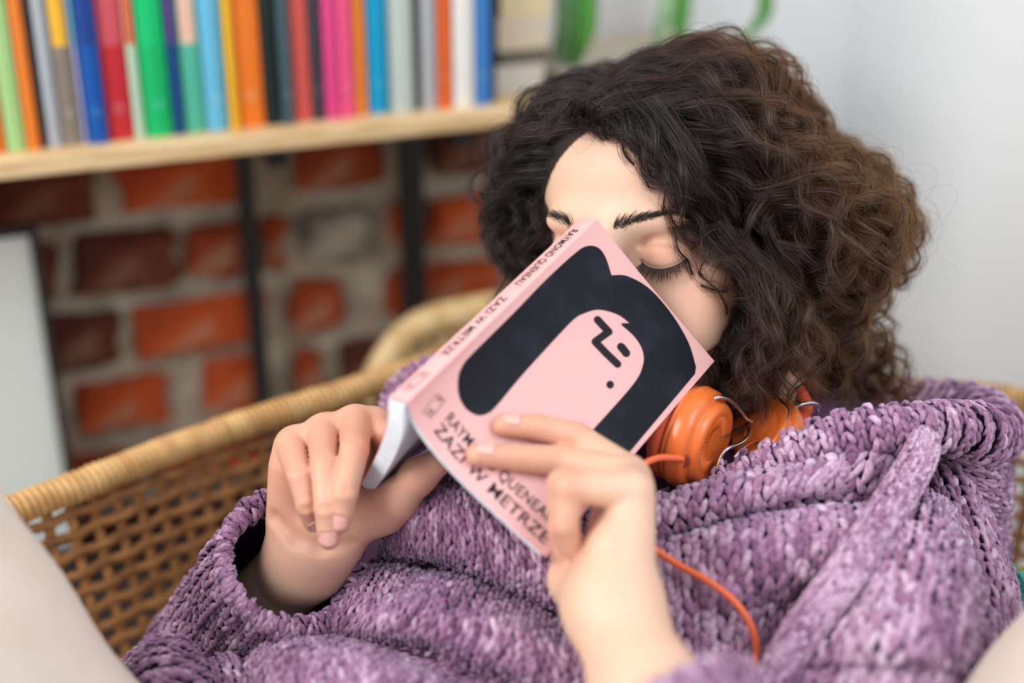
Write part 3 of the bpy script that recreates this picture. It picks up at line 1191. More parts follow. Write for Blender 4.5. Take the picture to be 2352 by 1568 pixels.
# big black hair shape (outer outline, then the pale face cut out of it)
HAIR = [(1315, 586), (1345, 566), (1372, 568), (1390, 590), (1404, 632, 1), (1440, 634), (1490, 662), (1540, 718), (1580, 785), (1598, 842, 1), (1596, 858, 1),
        (1439, 1046, 1), (1362, 986, 1), (1452, 885), (1476, 840), (1476, 806), (1458, 774), (1428, 746), (1432, 742, 1), (1446, 742, 1), (1418, 722), (1375, 711), (1340, 720), (1318, 733),
        (1280, 772), (1200, 860), (1140, 932), (1118, 950), (1095, 953), (1070, 938), (1054, 908), (1052, 870), (1062, 840), (1085, 812), (1180, 718), (1250, 646)]
decal('printed_hair', [uvs(closed_spline(HAIR))], cover, M_ink)


def thick(pl, w):
    """outline of a round-capped stroke in pixels"""
    p = np.array(pl, float)
    t = unit(np.gradient(p, axis=0))
    n = np.stack([-t[:, 1], t[:, 0]], 1)
    L = [tuple(q) for q in p + n * w]
    Rr = [tuple(q) for q in (p - n * w)[::-1]]
    a1 = math.atan2(t[-1][1], t[-1][0])
    cap1 = [(p[-1][0] + w * math.cos(a1 + math.pi / 2 - math.pi * k / 7), p[-1][1] + w * math.sin(a1 + math.pi / 2 - math.pi * k / 7)) for k in range(1, 7)]
    a0 = math.atan2(-t[0][1], -t[0][0])
    cap0 = [(p[0][0] + w * math.cos(a0 + math.pi / 2 - math.pi * k / 7), p[0][1] + w * math.sin(a0 + math.pi / 2 - math.pi * k / 7)) for k in range(1, 7)]
    return L + cap1 + Rr + cap0


for seg_ in ([(1372, 734), (1385, 748), (1398, 762)], [(1396, 763), (1382, 773), (1367, 784)], [(1367, 785), (1392, 811), (1418, 836)]):
    decal('printed_brow_and_nose', [uvs(thick(seg_, 8.5))], cover, M_ink2)
decal('printed_eye', [uvs(thick([(1426, 796), (1432, 803), (1438, 811)], 9))], cover, M_ink2)
decal('printed_mouth', [uvs([(1401 + 8.5 * math.cos(a), 883 + 9 * math.sin(a)) for a in np.linspace(0, 2 * math.pi, 24, endpoint=False)])], cover, M_ink2)


def lettering(name, text, surf, o, du, dv, size_u, mat, wu, wv, off=0.0002, stretch=1.0, bold=0.006):
    """text in (u, v): o start of the baseline, du/dv unit metres along the line and up the letters"""
    cu = bpy.data.curves.new('tmp', 'FONT')
    cu.body = text
    cu.size = 1.0
    cu.offset = bold
    cu.space_character = 1.06
    ob = bpy.data.objects.new('tmp', cu)
    COL.objects.link(ob)
    dg = bpy.context.evaluated_depsgraph_get()
    me = bpy.data.meshes.new_from_object(ob.evaluated_get(dg))
    bpy.data.objects.remove(ob)
    co = np.array([v.co[:] for v in me.vertices])
    x, y = co[:, 0] * size_u * stretch, co[:, 1] * size_u
    mm = np.array(o)[None] + x[:, None] * np.array(du)[None] + y[:, None] * np.array(dv)[None]
    nc = np.zeros((len(co), 3))
    nc[:, :2] = mm
    me.vertices.foreach_set('co', nc.ravel())
    me.update()
    return flat_decal(name, me, surf, mat, off, wu, wv, 40 if surf is cover else 2)


WU, WV = 0.112, 0.172


def mm(px, py):
    u, v = cover_uv(px, py)
    return np.array([u * WU, v * WV])


def line_on_cover(name, text, a, b, capx, mat, bold):
    """lettering whose baseline runs between two photograph pixels; capx = pixel above the start (cap height)"""
    A, B, Cc = mm(*a), mm(*b), mm(*capx)
    cu = bpy.data.curves.new('tmp', 'FONT')
    cu.body = text
    cu.space_character = 1.06
    cu.offset = bold
    ob = bpy.data.objects.new('tmp', cu)
    COL.objects.link(ob)
    bpy.context.view_layer.update()
    wid = ob.dimensions.x
    bpy.data.objects.remove(ob)
    d = B - A
    L = np.linalg.norm(d)
    d = d / L
    up_ = Cc - A
    size = np.linalg.norm(up_) / 0.70
    return lettering(name, text, cover, A, d, up_ / np.linalg.norm(up_), size, mat, WU, WV, stretch=L / wid / size, bold=bold)


line_on_cover('printed_author', 'RAYMOND QUENEAU', (1020, 962), (1262, 1203), (1037, 943), M_ink2, 0.006)
line_on_cover('printed_title', 'ZAZI W METRZE', (995, 988), (1250, 1250), (1014, 968), M_ink2, 0.010)


def spine_text(name, text, va, vb, u0, u1):
    """down the spine: reads from head to foot"""
    cu = bpy.data.curves.new('tmp', 'FONT')
    cu.body = text
    cu.space_character = 1.06
    ob = bpy.data.objects.new('tmp', cu)
    COL.objects.link(ob)
    bpy.context.view_layer.update()
    wid = ob.dimensions.x
    bpy.data.objects.remove(ob)
    SW, SL = 0.012, 0.172
    size = (u1 - u0) * SW / 0.70
    return lettering(name, text, spine_pt, (u0 * SW, va * SL), (0, 1), (1, 0), size, M_ink2, SW, SL, stretch=(vb - va) * SL / wid / size, bold=0.012)


spine_text('spine_author', 'RAYMOND QUENEAU', 0.075, 0.395, 0.30, 0.70)
spine_text('spine_title', 'ZAZI W METRZE', 0.465, 0.775, 0.30, 0.70)


def rect_emblem(c, hx, hy, k):
    """publisher's mark: a thin upright rectangle with two small letters inside, in pixel offsets"""
    (ax, ay), (bx, by) = hx, hy
    out = [(c[0] + s * ax + t * bx, c[1] + s * ay + t * by) for s, t in ((-1, -1), (1, -1), (1, 1), (-1, 1))]
    inn_ = [(c[0] + s * ax * k + t * bx * (1 - (1 - k) * .55), c[1] + s * ay * k + t * by * (1 - (1 - k) * .55)) for s, t in ((-1, -1), (1, -1), (1, 1), (-1, 1))]
    return [out, inn_]


E1 = rect_emblem((997, 932), (10, 8), (17, -21), 0.82)
decal('printed_mark', [uvs(q) for q in E1], cover, M_grey)
decal('printed_mark', [uvs(thick([(1004, 915), (1010, 921)], 2.2)), uvs(thick([(1010, 912), (1014, 917)], 2.2))], cover, M_grey)
decal('printed_mark', [uvs(thick([(984, 944), (990, 950)], 2.2)), uvs(thick([(988, 940), (995, 946)], 2.2))], cover, M_grey)
SW_, SL_ = 0.012, 0.172
decal('spine_mark', [[(0.28, 0.865), (0.72, 0.865), (0.72, 0.955), (0.28, 0.955)], [(0.33, 0.869), (0.67, 0.869), (0.67, 0.951), (0.33, 0.951)]], spine_pt, M_grey, wu=SW_, wv=SL_, strips=2)
decal('spine_mark', [[(0.42, 0.875), (0.58, 0.875), (0.58, 0.885), (0.42, 0.885)], [(0.40, 0.93), (0.60, 0.93), (0.60, 0.94), (0.40, 0.94)]], spine_pt, M_grey, wu=SW_, wv=SL_, strips=2)
rebase(book, tuple(bBS))

# ================================================================== THE WOMAN
person = empty('person', 'woman with dark curly hair and lilac knit sweater reclining, book over her face', 'person')


def mat_skin():
    m, nt, b = new_mat('skin')
    N, L = nt.nodes, nt.links
    tc = N.new('ShaderNodeTexCoord')
    no = N.new('ShaderNodeTexNoise')
    no.inputs['Scale'].default_value = 55
    no.inputs['Detail'].default_value = 4
    L.new(tc.outputs['Object'], no.inputs['Vector'])
    mx = N.new('ShaderNodeMix')
    mx.data_type = 'RGBA'
    mx.inputs['A'].default_value = srgb(224, 182, 155)
    mx.inputs['B'].default_value = srgb(232, 192, 167)
    L.new(no.outputs['Fac'], mx.inputs['Factor'])
    at = N.new('ShaderNodeAttribute')
    at.attribute_name = 'blush'
    m2 = N.new('ShaderNodeMix')
    m2.data_type = 'RGBA'
    L.new(at.outputs['Fac'], m2.inputs['Factor'])
    L.new(mx.outputs['Result'], m2.inputs['A'])
    m2.inputs['B'].default_value = srgb(206, 112, 86)
    L.new(m2.outputs['Result'], b.inputs['Base Color'])
    b.inputs['Roughness'].default_value = 0.46
    b.inputs['Specular IOR Level'].default_value = 0.4
    b.inputs['Subsurface Weight'].default_value = 0.22
    b.inputs['Subsurface Radius'].default_value = (1.0, 0.35, 0.2)
    b.inputs['Subsurface Scale'].default_value = 0.006
    n2 = N.new('ShaderNodeTexNoise')
    n2.inputs['Scale'].default_value = 900
    n2.inputs['Detail'].default_value = 3
    L.new(tc.outputs['Object'], n2.inputs['Vector'])
    bp = N.new('ShaderNodeBump')
    bp.inputs['Strength'].default_value = 0.2
    bp.inputs['Distance'].default_value = 0.0008
    L.new(n2.outputs['Fac'], bp.inputs['Height'])
    L.new(bp.outputs['Normal'], b.inputs['Normal'])
    return m


M_skin = mat_skin()
M_nail = mat_plain('fingernail', srgb(240, 178, 166), rough=0.22, var=0.04, scale=300, spec=0.6)

# ------------------------------------------------------------------ head (local: x her left, y forward, z up; metres)
YAW, PIT, ROL = math.radians(27), math.radians(7), math.radians(-1.5)
hF = unit(camdir(-math.sin(YAW) * math.cos(PIT), -math.sin(PIT), -math.cos(YAW) * math.cos(PIT)))
hL = unit(camdir(math.cos(YAW), 0, -math.sin(YAW)))
hL = unit(hL - hF * np.dot(hL, hF))
hU = np.cross(hF, hL)
hL, hU = hL * math.cos(ROL) + hU * math.sin(ROL), hU * math.cos(ROL) - hL * math.sin(ROL)
HR = np.stack([hL, hF, hU], 1)           # columns
EYE = np.array([0.031, 0.0795, -0.004])
HO = P(1512, 588, 0.848) - HR @ EYE


def H2W(p):
    return HO + np.asarray(p) @ HR.T


def W2H(p):
    return (np.asarray(p) - HO) @ HR


mmv = 0.001
fd = Field((-0.092, -0.125, -0.165), (0.092, 0.122, 0.135), 0.00112)
fd.ball((0, -0.014, 0.036), (0.0725, 0.093, 0.080), 0.02)
fd.ball((0, 0.028, 0.046), (0.060, 0.052, 0.050), 0.02)
fd.ball((0, 0.022, -0.030), (0.059, 0.054, 0.070), 0.02)
for sx in (-1, 1):
    fd.cone((sx * .050, -0.002, -0.055), (sx * .016, .052, -0.097), .014, .014, 0.022)      # jaw
    fd.ball((sx * .043, .046, -.030), (.023, .024, .022), 0.018)                            # cheekbone
    fd.ball((sx * .036, .056, -.052), (.020, .020, .022), 0.018)                            # cheek
fd.ball((0, .058, -.098), (.019, .017, .015), 0.02)                                         # chin
fd.ball((0, .074, -.066), (.026, .018, .020), 0.016)                                        # muzzle
for sx in (-1, 1):
    fd.ball((sx * .0215, .0725, .0175), (.0225, .0085, .0085), 0.016)                          # brow ridge
for sx in (-1, 1):
    fd.ball((sx * .031, .096, -.003), (.0195, .0155, .0125), 0.013, sub=True)               # eye socket
fd.cone((0, .080, .010), (0, .104, -.036), .0075, .0082, 0.012)                              # nose
fd.ball((0, .1045, -.040), (.0092, .0085, .0085), 0.006)
for sx in (-1, 1):
    fd.ball((sx * .0125, .094, -.0435), (.0068, .0095, .0065), 0.005)
    fd.ball((sx * .0065, .097, -.0500), (.0035, .0055, .0030), 0.003, sub=True)
EC = {sx: np.array([sx * .0310, .0655, -.0045]) for sx in (-1, 1)}
for sx in (-1, 1):
    fd.ball(EC[sx], (.0152, .0140, .0138), 0.0055)                                          # closed lid over the eyeball
fd.ball((0, .0895, -.0655), (.020, .0075, .0048), 0.004)                                     # lips
fd.ball((0, .0880, -.0745), (.017, .0075, .0056), 0.004)
fd.chain([(-.022, .086, -.0705), (0, .098, -.0700), (.022, .086, -.0705)], [.0012, .0014, .0012], 0.0022, sub=True)


def lid_pt(sx, az, el, r=1.0):
    """point of the lid surface; az outward, el up (degrees)"""
    a, e = math.radians(az), math.radians(el)
    return EC[sx] + r * np.array([sx * .0152 * math.sin(a) * math.cos(e), .0140 * math.cos(a) * math.cos(e), .0138 * math.sin(e)])


def lash_line(sx, t):
    """t -1 inner corner .. 1 outer corner"""
    az = 6 + t * 66
    el = -30 + 24 * abs(t) ** 2.0 + t * 4.5
    return lid_pt(sx, az, el, 1.02)


for sx in (-1, 1):
    fd.chain([lash_line(sx, t) for t in np.linspace(-1, 1, 15)], [.00085] * 15, 0.0014, sub=True)
    fd.chain([lid_pt(sx, 4 + t * 62, 40 - 17 * t * t - 4 * t, 1.12) for t in np.linspace(-1, 1, 13)], [.0011] * 13, 0.004, sub=True)
for sx in (-1, 1):                                                                           # ears
    fd.ball((sx * .0735, -.010, -.008), (.0065, .0165, .029), 0.006)
    fd.ball((sx * .0800, -.006, -.004), (.0045, .0085, .016), 0.004, sub=True)
# neck
nb = W2H(P(1730, 1030, 0.935))
fd.cone((0, -.030, -.050), nb, .050, .054, 0.02)
hv, hf = fd.mesh(2)
# colour: cheeks, lids, nose and lips a little redder
bl = np.zeros(len(hv))


def blob(pts, c, r, a):
    d2 = (((pts - np.asarray(c)) / np.asarray(r)) ** 2).sum(1)
    return a * np.exp(-d2)


for sx in (-1, 1):
    bl += blob(hv, (sx * .044, .060, -.034), (.022, .03, .018), .30)
    bl += blob(hv, (sx * .031, .080, -.002), (.016, .012, .009), .40)
    bl += blob(hv, (sx * .066, .03, -.03), (.02, .03, .04), .25)
bl += blob(hv, (0, .108, -.042), (.014, .014, .012), .35)
bl += blob(hv, (0, .096, -.070), (.020, .012, .007), .9)
for (c, r, a) in (((.052, .060, -.047), .0016, .35), ((.047, .066, -.028), .0010, .15)):
    bl += blob(hv, c, (r, .01, r), a)
head_v, head_f = H2W(hv), hf[:, ::-1]
head_bvh = BVHTree.FromPolygons([Vector(v) for v in head_v], [tuple(map(int, f)) for f in head_f])


def on_head(px, py):
    r = ray(px, py)
    loc, nr, idx, dist = head_bvh.ray_cast(Vector(CAM0), Vector(unit(r)))
    return (np.array(loc), np.array(nr)) if loc is not None else (None, None)


# ------------------------------------------------------------------ hands
def joints(lst):
    return [P(*q) for q in lst]


class Hand:
    def __init__(self, lo, hi, h=0.001):
        self.f = Field(lo, hi, h)
        self.red = []

    def finger(self, pts, rs, k=0.0014, red=0.62):
        J = joints(pts)
        self.f.chain(J, rs, k)
        for q, r in zip(J[1:], rs[1:]):
            self.red.append((q, r * 1.5, red))
        return J


def bounds(pts, m):
    a = PP(pts)
    return a.min(0) - m, a.max(0) + m


# her right hand (left in the picture): palm towards the camera, fingers folded over the back of the book
A_ax = unit(camdir(-.45, -.52, .72))
wr = P(722, 1252, .832)
fa1 = P(676, 1302, .858)
fa2 = fa1 + A_ax * 0.09
fa3 = fa1 + A_ax * 0.20
lo, hi = bounds([(640, 930, .80), (1010, 1040, .80), (716, 1250, .76), (700, 1250, .87)], 0.032)
lo = np.minimum(lo, fa3 - .035)
hi = np.maximum(hi, fa3 + .035)
RH = Hand(lo, hi, 0.00105)
f = RH.f
MC = joints([(676, 1030, .838), (745, 1002, .838), (814, 984, .842), (862, 988, .848)])
WR = joints([(683, 1235, .842), (708, 1245, .842), (735, 1245, .842), (765, 1235, .842)])
for a, b, r in zip(WR, MC, (.0125, .0125, .0125, .0125)):
    f.cone(a, b, .0150, r, 0.012)
f.cone(P(663, 1190, .838), P(664, 1080, .832), .0118, .0105, 0.010)            # edge of the palm
f.cone(P(780, 1210, .835), P(885, 1165, .826), .0165, .0135, 0.012)            # ball of the thumb
f.cone(P(722, 1252, .842), P(694, 1290, .852), .0205, .0215, 0.014)            # wrist
f.cone(P(756, 1240, .84), P(725, 1285, .852), .0155, .0190, 0.012)
for q_, r_ in zip(MC, (.0102, .0108, .0112, .0105)):
    f.ball(q_ + camdir(0, .0035, 0), (r_ * .95, r_ * .95, r_ * .95), 0.004)
f.chain([P(700, 1288, .853), fa2, fa3], [.0232, .0265, .029], 0.012)
pk = RH.finger([(667, 1022, .832), (688, 1092, .800), (706, 1160, .797), (718, 1200, .806)], [.0090, .0071, .0065, .0056])
rg = RH.finger([(741, 995, .832), (745, 1068, .797), (751, 1167, .786), (755, 1236, .790)], [.0094, .0079, .0072, .0064])
md = RH.finger([(817, 974, .836), (814, 1034, .800), (791, 1132, .785), (780, 1198, .789)], [.0098, .0083, .0075, .0067])
ix = RH.finger([(862, 982, .846), (884, 1000, .826), (905, 1060, .850), (920, 1110, .862)], [.0098, .0080, .0075, .0066])
th = RH.finger([(880, 1170, .828), (915, 1145, .818), (962, 1092, .808), (1004, 1063, .805)], [.0138, .0115, .0098, .0080], k=0.006)
f.chain([P(628, 1188, .826), P(676, 1240, .817), P(736, 1258, .815), P(806, 1254, .818)], [.0022, .0030, .0030, .0020], 0.006, sub=True)   # fold of the wrist


def wrinkles(f, J, i, r, n_, nrm, gap=.0022):
    """small creases across the back of joint i"""
    t = unit(J[min(i + 1, len(J) - 1)] - J[i - 1])
    nn = unit(nrm - t * np.dot(nrm, t))
    b = np.cross(t, nn)
    for k in range(n_):
        c = J[i] + t * gap * (k - (n_ - 1) / 2)
        f.chain([c + (nn * math.cos(a) + b * math.sin(a)) * r * 1.06 for a in (-.75, -.3, .3, .75)], [.0004, .0009, .0009, .0004], 0.0014, sub=True)


_fc = camdir(0, .2, -1)
for J_, r1, r2 in ((pk, .0071, .0065), (rg, .0079, .0072), (md, .0083, .0075)):
    wrinkles(f, J_, 1, r1, 3, camdir(0, .5, -1), .0026)
    wrinkles(f, J_, 2, r2, 2, _fc)
rv, rf = f.mesh(1)

# her left hand (right in the picture): middle and index fingers lie on the cover, the other two are folded
fo1 = P(1408, 1400, .712)
fo2 = P(1492, 1610, .668)
fo3 = P(1600, 1800, .64)
lo, hi = bounds([(1080, 960, .74), (1500, 1100, .70), (1300, 1300, .74), (1600, 1800, .64), (1300, 1300, .80)], 0.03)
LH = Hand(lo, hi, 0.00105)
f = LH.f


def on_cover(px, py, r):
    """depth that rests a finger of radius r on the cover at this pixel"""
    u, v = cover_uv(px, py)
    p = cover(u, v) + bN * (r * 0.92)
    return float(proj(p)[2])


d_m = [on_cover(1290, 1058, .012), on_cover(1185, 1050, .0072), on_cover(1096, 1044, .0062)]
d_i = [on_cover(1322, 1004, .010), on_cover(1232, 981, .0075), on_cover(1156, 976, .0062)]
MCL = joints([(1452, 1130, .722), (1452, 1118, .737), (1448, 1100, .752), (1436, 1085, .764)])
WRL = joints([(1432, 1385, .706), (1412, 1392, .716), (1390, 1392, .724), (1372, 1388, .732)])
for a, b, r in zip(WRL, MCL, (.0108, .0108, .0105, .0100)):
    f.cone(a, b, .0155, r, 0.012)
f.cone(P(1402, 1355, .708), P(1398, 1265, .714), .0160, .0110, 0.012)            # heel of the hand
f.cone(P(1385, 1372, .728), P(1318, 1330, .748), .0170, .0140, 0.012)            # ball of the thumb
f.cone(P(1402, 1385, .716), fo1, .0205, .0215, 0.014)
f.chain([fo1, fo2, fo3], [.0218, .0262, .0300], 0.012)
lp = LH.finger([(1450, 1128, .720), (1306, 1120, .714), (1300, 1205, .716), (1316, 1262, .724)], [.0100, .0074, .0064, .0057], k=0.002)
lr = LH.finger([(1452, 1116, .736), (1292, 1112, .732), (1290, 1212, .736), (1303, 1280, .742)], [.0102, .0080, .0071, .0063], k=0.002)
lm = LH.finger([(1450, 1098, .750), (1290, 1058, d_m[0]), (1185, 1050, d_m[1]), (1096, 1044, d_m[2])], [.0104, .0084, .0073, .0060])
li = LH.finger([(1438, 1085, .764), (1322, 1004, d_i[0]), (1232, 981, d_i[1]), (1156, 976, d_i[2])], [.0102, .0083, .0073, .0060])
LH.finger([(1330, 1335, .750), (1312, 1278, .790), (1270, 1190, .800), (1230, 1130, .800)], [.0140, .0112, .0095, .0080], k=0.006)
lv, lf = f.mesh(1)


def redden(V, hand, palm):
    b = np.zeros(len(V))
    for c, r, a in hand.red:
        b = np.maximum(b, a * np.exp(-((V - c) ** 2).sum(1) / (r * r)))
    for c, r, a in palm:
        b = np.maximum(b, a * np.exp(-((V - c) ** 2).sum(1) / (r * r)))
    return b


rb = redden(rv, RH, [(P(800, 1080, .82), .05, .55), (P(700, 1120, .82), .045, .55), (P(900, 1160, .82), .03, .3), (P(960, 1090, .80), .02, .45)])
lb = redden(lv, LH, [(P(1330, 1220, .73), .016, .85), (P(1200, 1020, .75), .05, .42), (P(1290, 1200, .73), .03, .35)])
BV = np.vstack([head_v, rv, lv])
BF = np.vstack([head_f, rf + len(head_v), lf + len(head_v) + len(rv)])
body = mesh_obj('body', BV, BF, M_skin, person, smooth=True, attrs={'blush': ('POINT', np.concatenate([bl, rb, lb]))})


def nail(J, r, nrm, ln=0.0105, back=0.0075, wfac=0.80):
    """a curved nail plate on the end joint of finger J"""
    t = unit(J[-1] - J[-2])
    n = unit(nrm - t * np.dot(nrm, t))
    b = np.cross(t, n)
    nu, nv = 9, 9
    A = []
    for lay in (0.0004, -0.0006):
        for i in range(nu):
            y = (i / (nu - 1))
            for j in range(nv):
                x = j / (nv - 1) * 2 - 1
                ry = r * (1.09 - 0.13 * y)
                yy = -back + ln * y
                # rounded ends
                yy += (0.0016 * (x * x) if y < 0.3 else -0.0026 * x * x * ((y - .3) / .7))
                a = x * wfac
                drop = 0.0016 * max(0, (yy + 0.001) / 0.006) ** 2 if yy > -0.001 else 0
                A.append(J[-1] + t * yy + (b * math.sin(a) + n * math.cos(a)) * (ry + lay) - n * drop * 0.6)
    F_ = []
    q = nu * nv
    for i in range(nu - 1):
        for j in range(nv - 1):
            a = i * nv + j
            F_ += [(a, a + 1, a + nv + 1, a + nv), (q + a + nv, q + a + nv + 1, q + a + 1, q + a)]
    for i in range(nu - 1):
        for j in (0, nv - 1):
            a = i * nv + j
            F_.append((a, a + nv, q + a + nv, q + a))
    for j in range(nv - 1):
        for i in (0, nu - 1):
            a = i * nv + j
            F_.append((a, a + 1, q + a + 1, q + a))
    o = mesh_obj('fingernail', A, F_, M_nail, person, smooth=True)
    return o


toc = camdir(0, 0.15, -1)
nail(md, .0071, camdir(0.05, 0.35, -1))
nail(rg, .0068, camdir(0.05, 0.30, -1))
nail(pk, .0060, camdir(0.35, 0.30, -1), ln=.0085, back=.006)
nail(lm, .0062, camdir(0.0, 0.8, -.6) , ln=.0095)
nail(li, .0062, camdir(0.0, 0.8, -.6), ln=.0095)

# eyebrows and lashes
M_brow = mat_plain('dark brow hair', srgb(44, 30, 26), rough=0.5, var=0.1)


def hair_curves(name, strands, radii, mat, parent):
    """strands (n, m, 3); radii (m,) or (n, m)"""
    n, m, _ = strands.shape
    cu = bpy.data.hair_curves.new(name)
    cu.add_curves([m] * n)
    cu.points.foreach_set('position', np.ascontiguousarray(strands, dtype=np.float32).ravel())
    at = cu.attributes.get('radius') or cu.attributes.new('radius', 'FLOAT', 'POINT')
    at.data.foreach_set('value', np.ascontiguousarray(np.broadcast_to(radii, (n, m)), dtype=np.float32).ravel())
    cu.materials.append(mat)
    ob = bpy.data.objects.new(name, cu)
    COL.objects.link(ob)
    ob.parent = parent
    return ob


def thin_tubes(name, strands, rad, mat, parent, sides=4):
    """strands (n, m, 3) -> one mesh of fine tubes; rad (m,) or (n,m)"""
    n, m, _ = strands.shape
    rad = np.broadcast_to(rad, (n, m))
    t = unit(np.gradient(strands, axis=1))
    ref = np.array([0.31, -0.52, 0.79])
    b = unit(np.cross(t, ref))
    c = np.cross(t, b)
    a = np.linspace(0, 2 * np.pi, sides, endpoint=False)
    V = strands[:, :, None, :] + (np.cos(a)[None, None, :, None] * b[:, :, None, :] + np.sin(a)[None, None, :, None] * c[:, :, None, :]) * rad[:, :, None, None]
    idx = np.arange(n * m * sides).reshape(n, m, sides)
    nx = np.roll(idx, -1, axis=2)
    F_ = np.stack([idx[:, :-1], nx[:, :-1], nx[:, 1:], idx[:, 1:]], -1).reshape(-1, 4)
    return mesh_obj(name, V.reshape(-1, 3), F_, mat, parent, smooth=True)


def brow(px_line, widths, nh, flip):
    S = []
    line = np.array(px_line, float)
    for k in range(nh):
        t = random.random() ** 0.9
        p = catmull(line, np.array([t]))[0]
        tn = unit(catmull(line, np.array([min(1, t + .02)]))[0] - catmull(line, np.array([max(0, t - .02)]))[0])
        w = np.interp(t, np.linspace(0, 1, len(widths)), widths)
        o_ = random.gauss(0, 0.42)
        nrm2 = np.array([-tn[1], tn[0]])
        q_ = p + nrm2 * w * o_
        loc, nr = on_head(q_[0], q_[1])
        if loc is None:
            continue
        loc2, nr2 = on_head(q_[0] + tn[0] * 4, q_[1] + tn[1] * 4)
        if loc2 is None or np.linalg.norm(loc2 - loc) > .006:
            continue
        tw = unit(loc2 - loc)
        up3 = unit(np.cross(tw, nr))
        if np.dot(up3, hU) < 0:
            up3 = -up3
        d = unit(tw * 1.0 + up3 * (0.75 * (1 - t) - o_ * 0.0 - 0.25 * t) + nr * 0.22 + RNG.normal(0, .12, 3))
        L = random.uniform(.0055, .0085)
        ss = np.linspace(0, 1, 6)[:, None]
        S.append(loc + d * L * ss - nr * (0.0018 * ss ** 2))
    return np.array(S)


bs = brow([(1408, 524), (1430, 515), (1462, 505), (1500, 495), (1545, 488), (1590, 492)], [9, 12, 11, 8, 5, 3], 420, 1)
thin_tubes('eyebrow', bs, np.linspace(.00014, .00004, 6), M_brow, person, 3)
bs = brow([(1316, 520), (1298, 508), (1280, 498), (1264, 490)], [10, 11, 9, 6], 170, -1)
thin_tubes('eyebrow', bs, np.linspace(.00014, .00004, 6), M_brow, person, 3)
for sx, nl in ((1, 120), (-1, 70)):
    S = []
    for k in range(nl):
        t = -0.93 + 1.86 * (k + random.random()) / nl
        r0 = lash_line(sx, t)
        rad = unit(r0 - EC[sx])
        d = unit(np.array([sx * (0.06 + 0.55 * t), 0.55, -0.85 + 0.20 * abs(t)]) + RNG.normal(0, .10, 3))
        L = (0.0118 - 0.002 * abs(t - .2)) * random.uniform(.75, 1.05)
        ss = np.linspace(0, 1, 8)[:, None]
        S.append(H2W(r0 + rad * 0.0002 + d * L * ss + np.array([0, 0, 1.0]) * (0.0014 * ss ** 2)))
    thin_tubes('eyelashes', np.array(S), np.linspace(.00022, .00004, 8), M_brow, person, 4)

# trousers: both drawn-up knees in cream cotton
M_trouser = mat_noise2('cream cotton twill', srgb(206, 190, 176), srgb(218, 204, 192), scale=9, rough=0.85, bump=0.05)
ft_ = Field(np.array([-0.45, 0.10, 0.40]), np.array([0.42, 0.62, 0.98]), 0.005)
kneeL = [P(-385, 1160, .70), P(-175, 1556, .70), P(58, 1885, .715), P(420, 2150, .80)]
ft_.chain(kneeL, [.070, .073, .076, .085], 0.03)
ft_.chain([P(-385, 1160, .70), P(-460, 1710, .64), P(-330, 2300, .60)], [.066, .060, .055], 0.03)
kneeR = [P(2810, 1405, .66), P(2595, 1752, .68), P(2340, 2040, .72), P(1900, 2250, .80)]
ft_.chain(kneeR, [.066, .073, .078, .085], 0.03)
ft_.chain([P(420, 2150, .80), P(1200, 2200, .86), P(1900, 2250, .80)], [.085, .09, .085], 0.05)
tv2, tf2 = ft_.mesh(2)
# soft lengthwise folds
axd = unit(kneeL[2] - kneeL[0])
side = unit(np.cross(axd, camdir(0, 0, -1)))
w_ = (tv2 - kneeL[1]) @ side
al = (tv2 - kneeL[1]) @ axd
near = (tv2[:, 0] < 0)
tv2 = tv2 + camdir(0, 0, -1)[None] * (np.where(near, 0.006 * np.sin(w_ * 110 + al * 14 + 0.6) * np.exp(-((w_ - .02) / .05) ** 2), 0))[:, None]
tr = mesh_obj('trousers', tv2, tf2, M_trouser, person, smooth=True)

# ================================================================== SWEATER
def mat_chenille(name, dark, mid, light):
    m, nt, b = new_mat(name)
    N, L = nt.nodes, nt.links
    at = N.new('ShaderNodeAttribute')
    at.attribute_name = 'tone'
    cr = N.new('ShaderNodeValToRGB')
    cr.color_ramp.elements[0].position, cr.color_ramp.elements[0].color = 0.0, dark
    cr.color_ramp.elements[1].position, cr.color_ramp.elements[1].color = 1.0, light
    e = cr.color_ramp.elements.new(0.5)
    e.color = mid
    tc = N.new('ShaderNodeTexCoord')
    no = N.new('ShaderNodeTexNoise')
    no.inputs['Scale'].default_value = 420
    no.inputs['Detail'].default_value = 5
    L.new(tc.outputs['Object'], no.inputs['Vector'])
    ma = N.new('ShaderNodeMath')
    ma.operation = 'MULTIPLY_ADD'
    L.new(no.outputs['Fac'], ma.inputs[0])
    ma.inputs[1].default_value = 0.9
    sb = N.new('ShaderNodeMath')
    sb.operation = 'SUBTRACT'
    L.new(at.outputs['Fac'], sb.inputs[0])
    sb.inputs[1].default_value = 0.45
    L.new(sb.outputs[0], ma.inputs[2])
    L.new(ma.outputs[0], cr.inputs['Fac'])
    L.new(cr.outputs['Color'], b.inputs['Base Color'])
    b.inputs['Roughness'].default_value = 0.75
    b.inputs['Specular IOR Level'].default_value = 0.25
    b.inputs['Sheen Weight'].default_value = 0.7
    b.inputs['Sheen Roughness'].default_value = 0.35
    b.inputs['Sheen Tint'].default_value = srgb(214, 212, 248)
    n2 = N.new('ShaderNodeTexNoise')
    n2.inputs['Scale'].default_value = 1100
    n2.inputs['Detail'].default_value = 4
    L.new(tc.outputs['Object'], n2.inputs['Vector'])
    bp = N.new('ShaderNodeBump')
    bp.inputs['Strength'].default_value = 0.6
    bp.inputs['Distance'].default_value = 0.0012
    L.new(n2.outputs['Fac'], bp.inputs['Height'])
    L.new(bp.outputs['Normal'], b.inputs['Normal'])
    return m


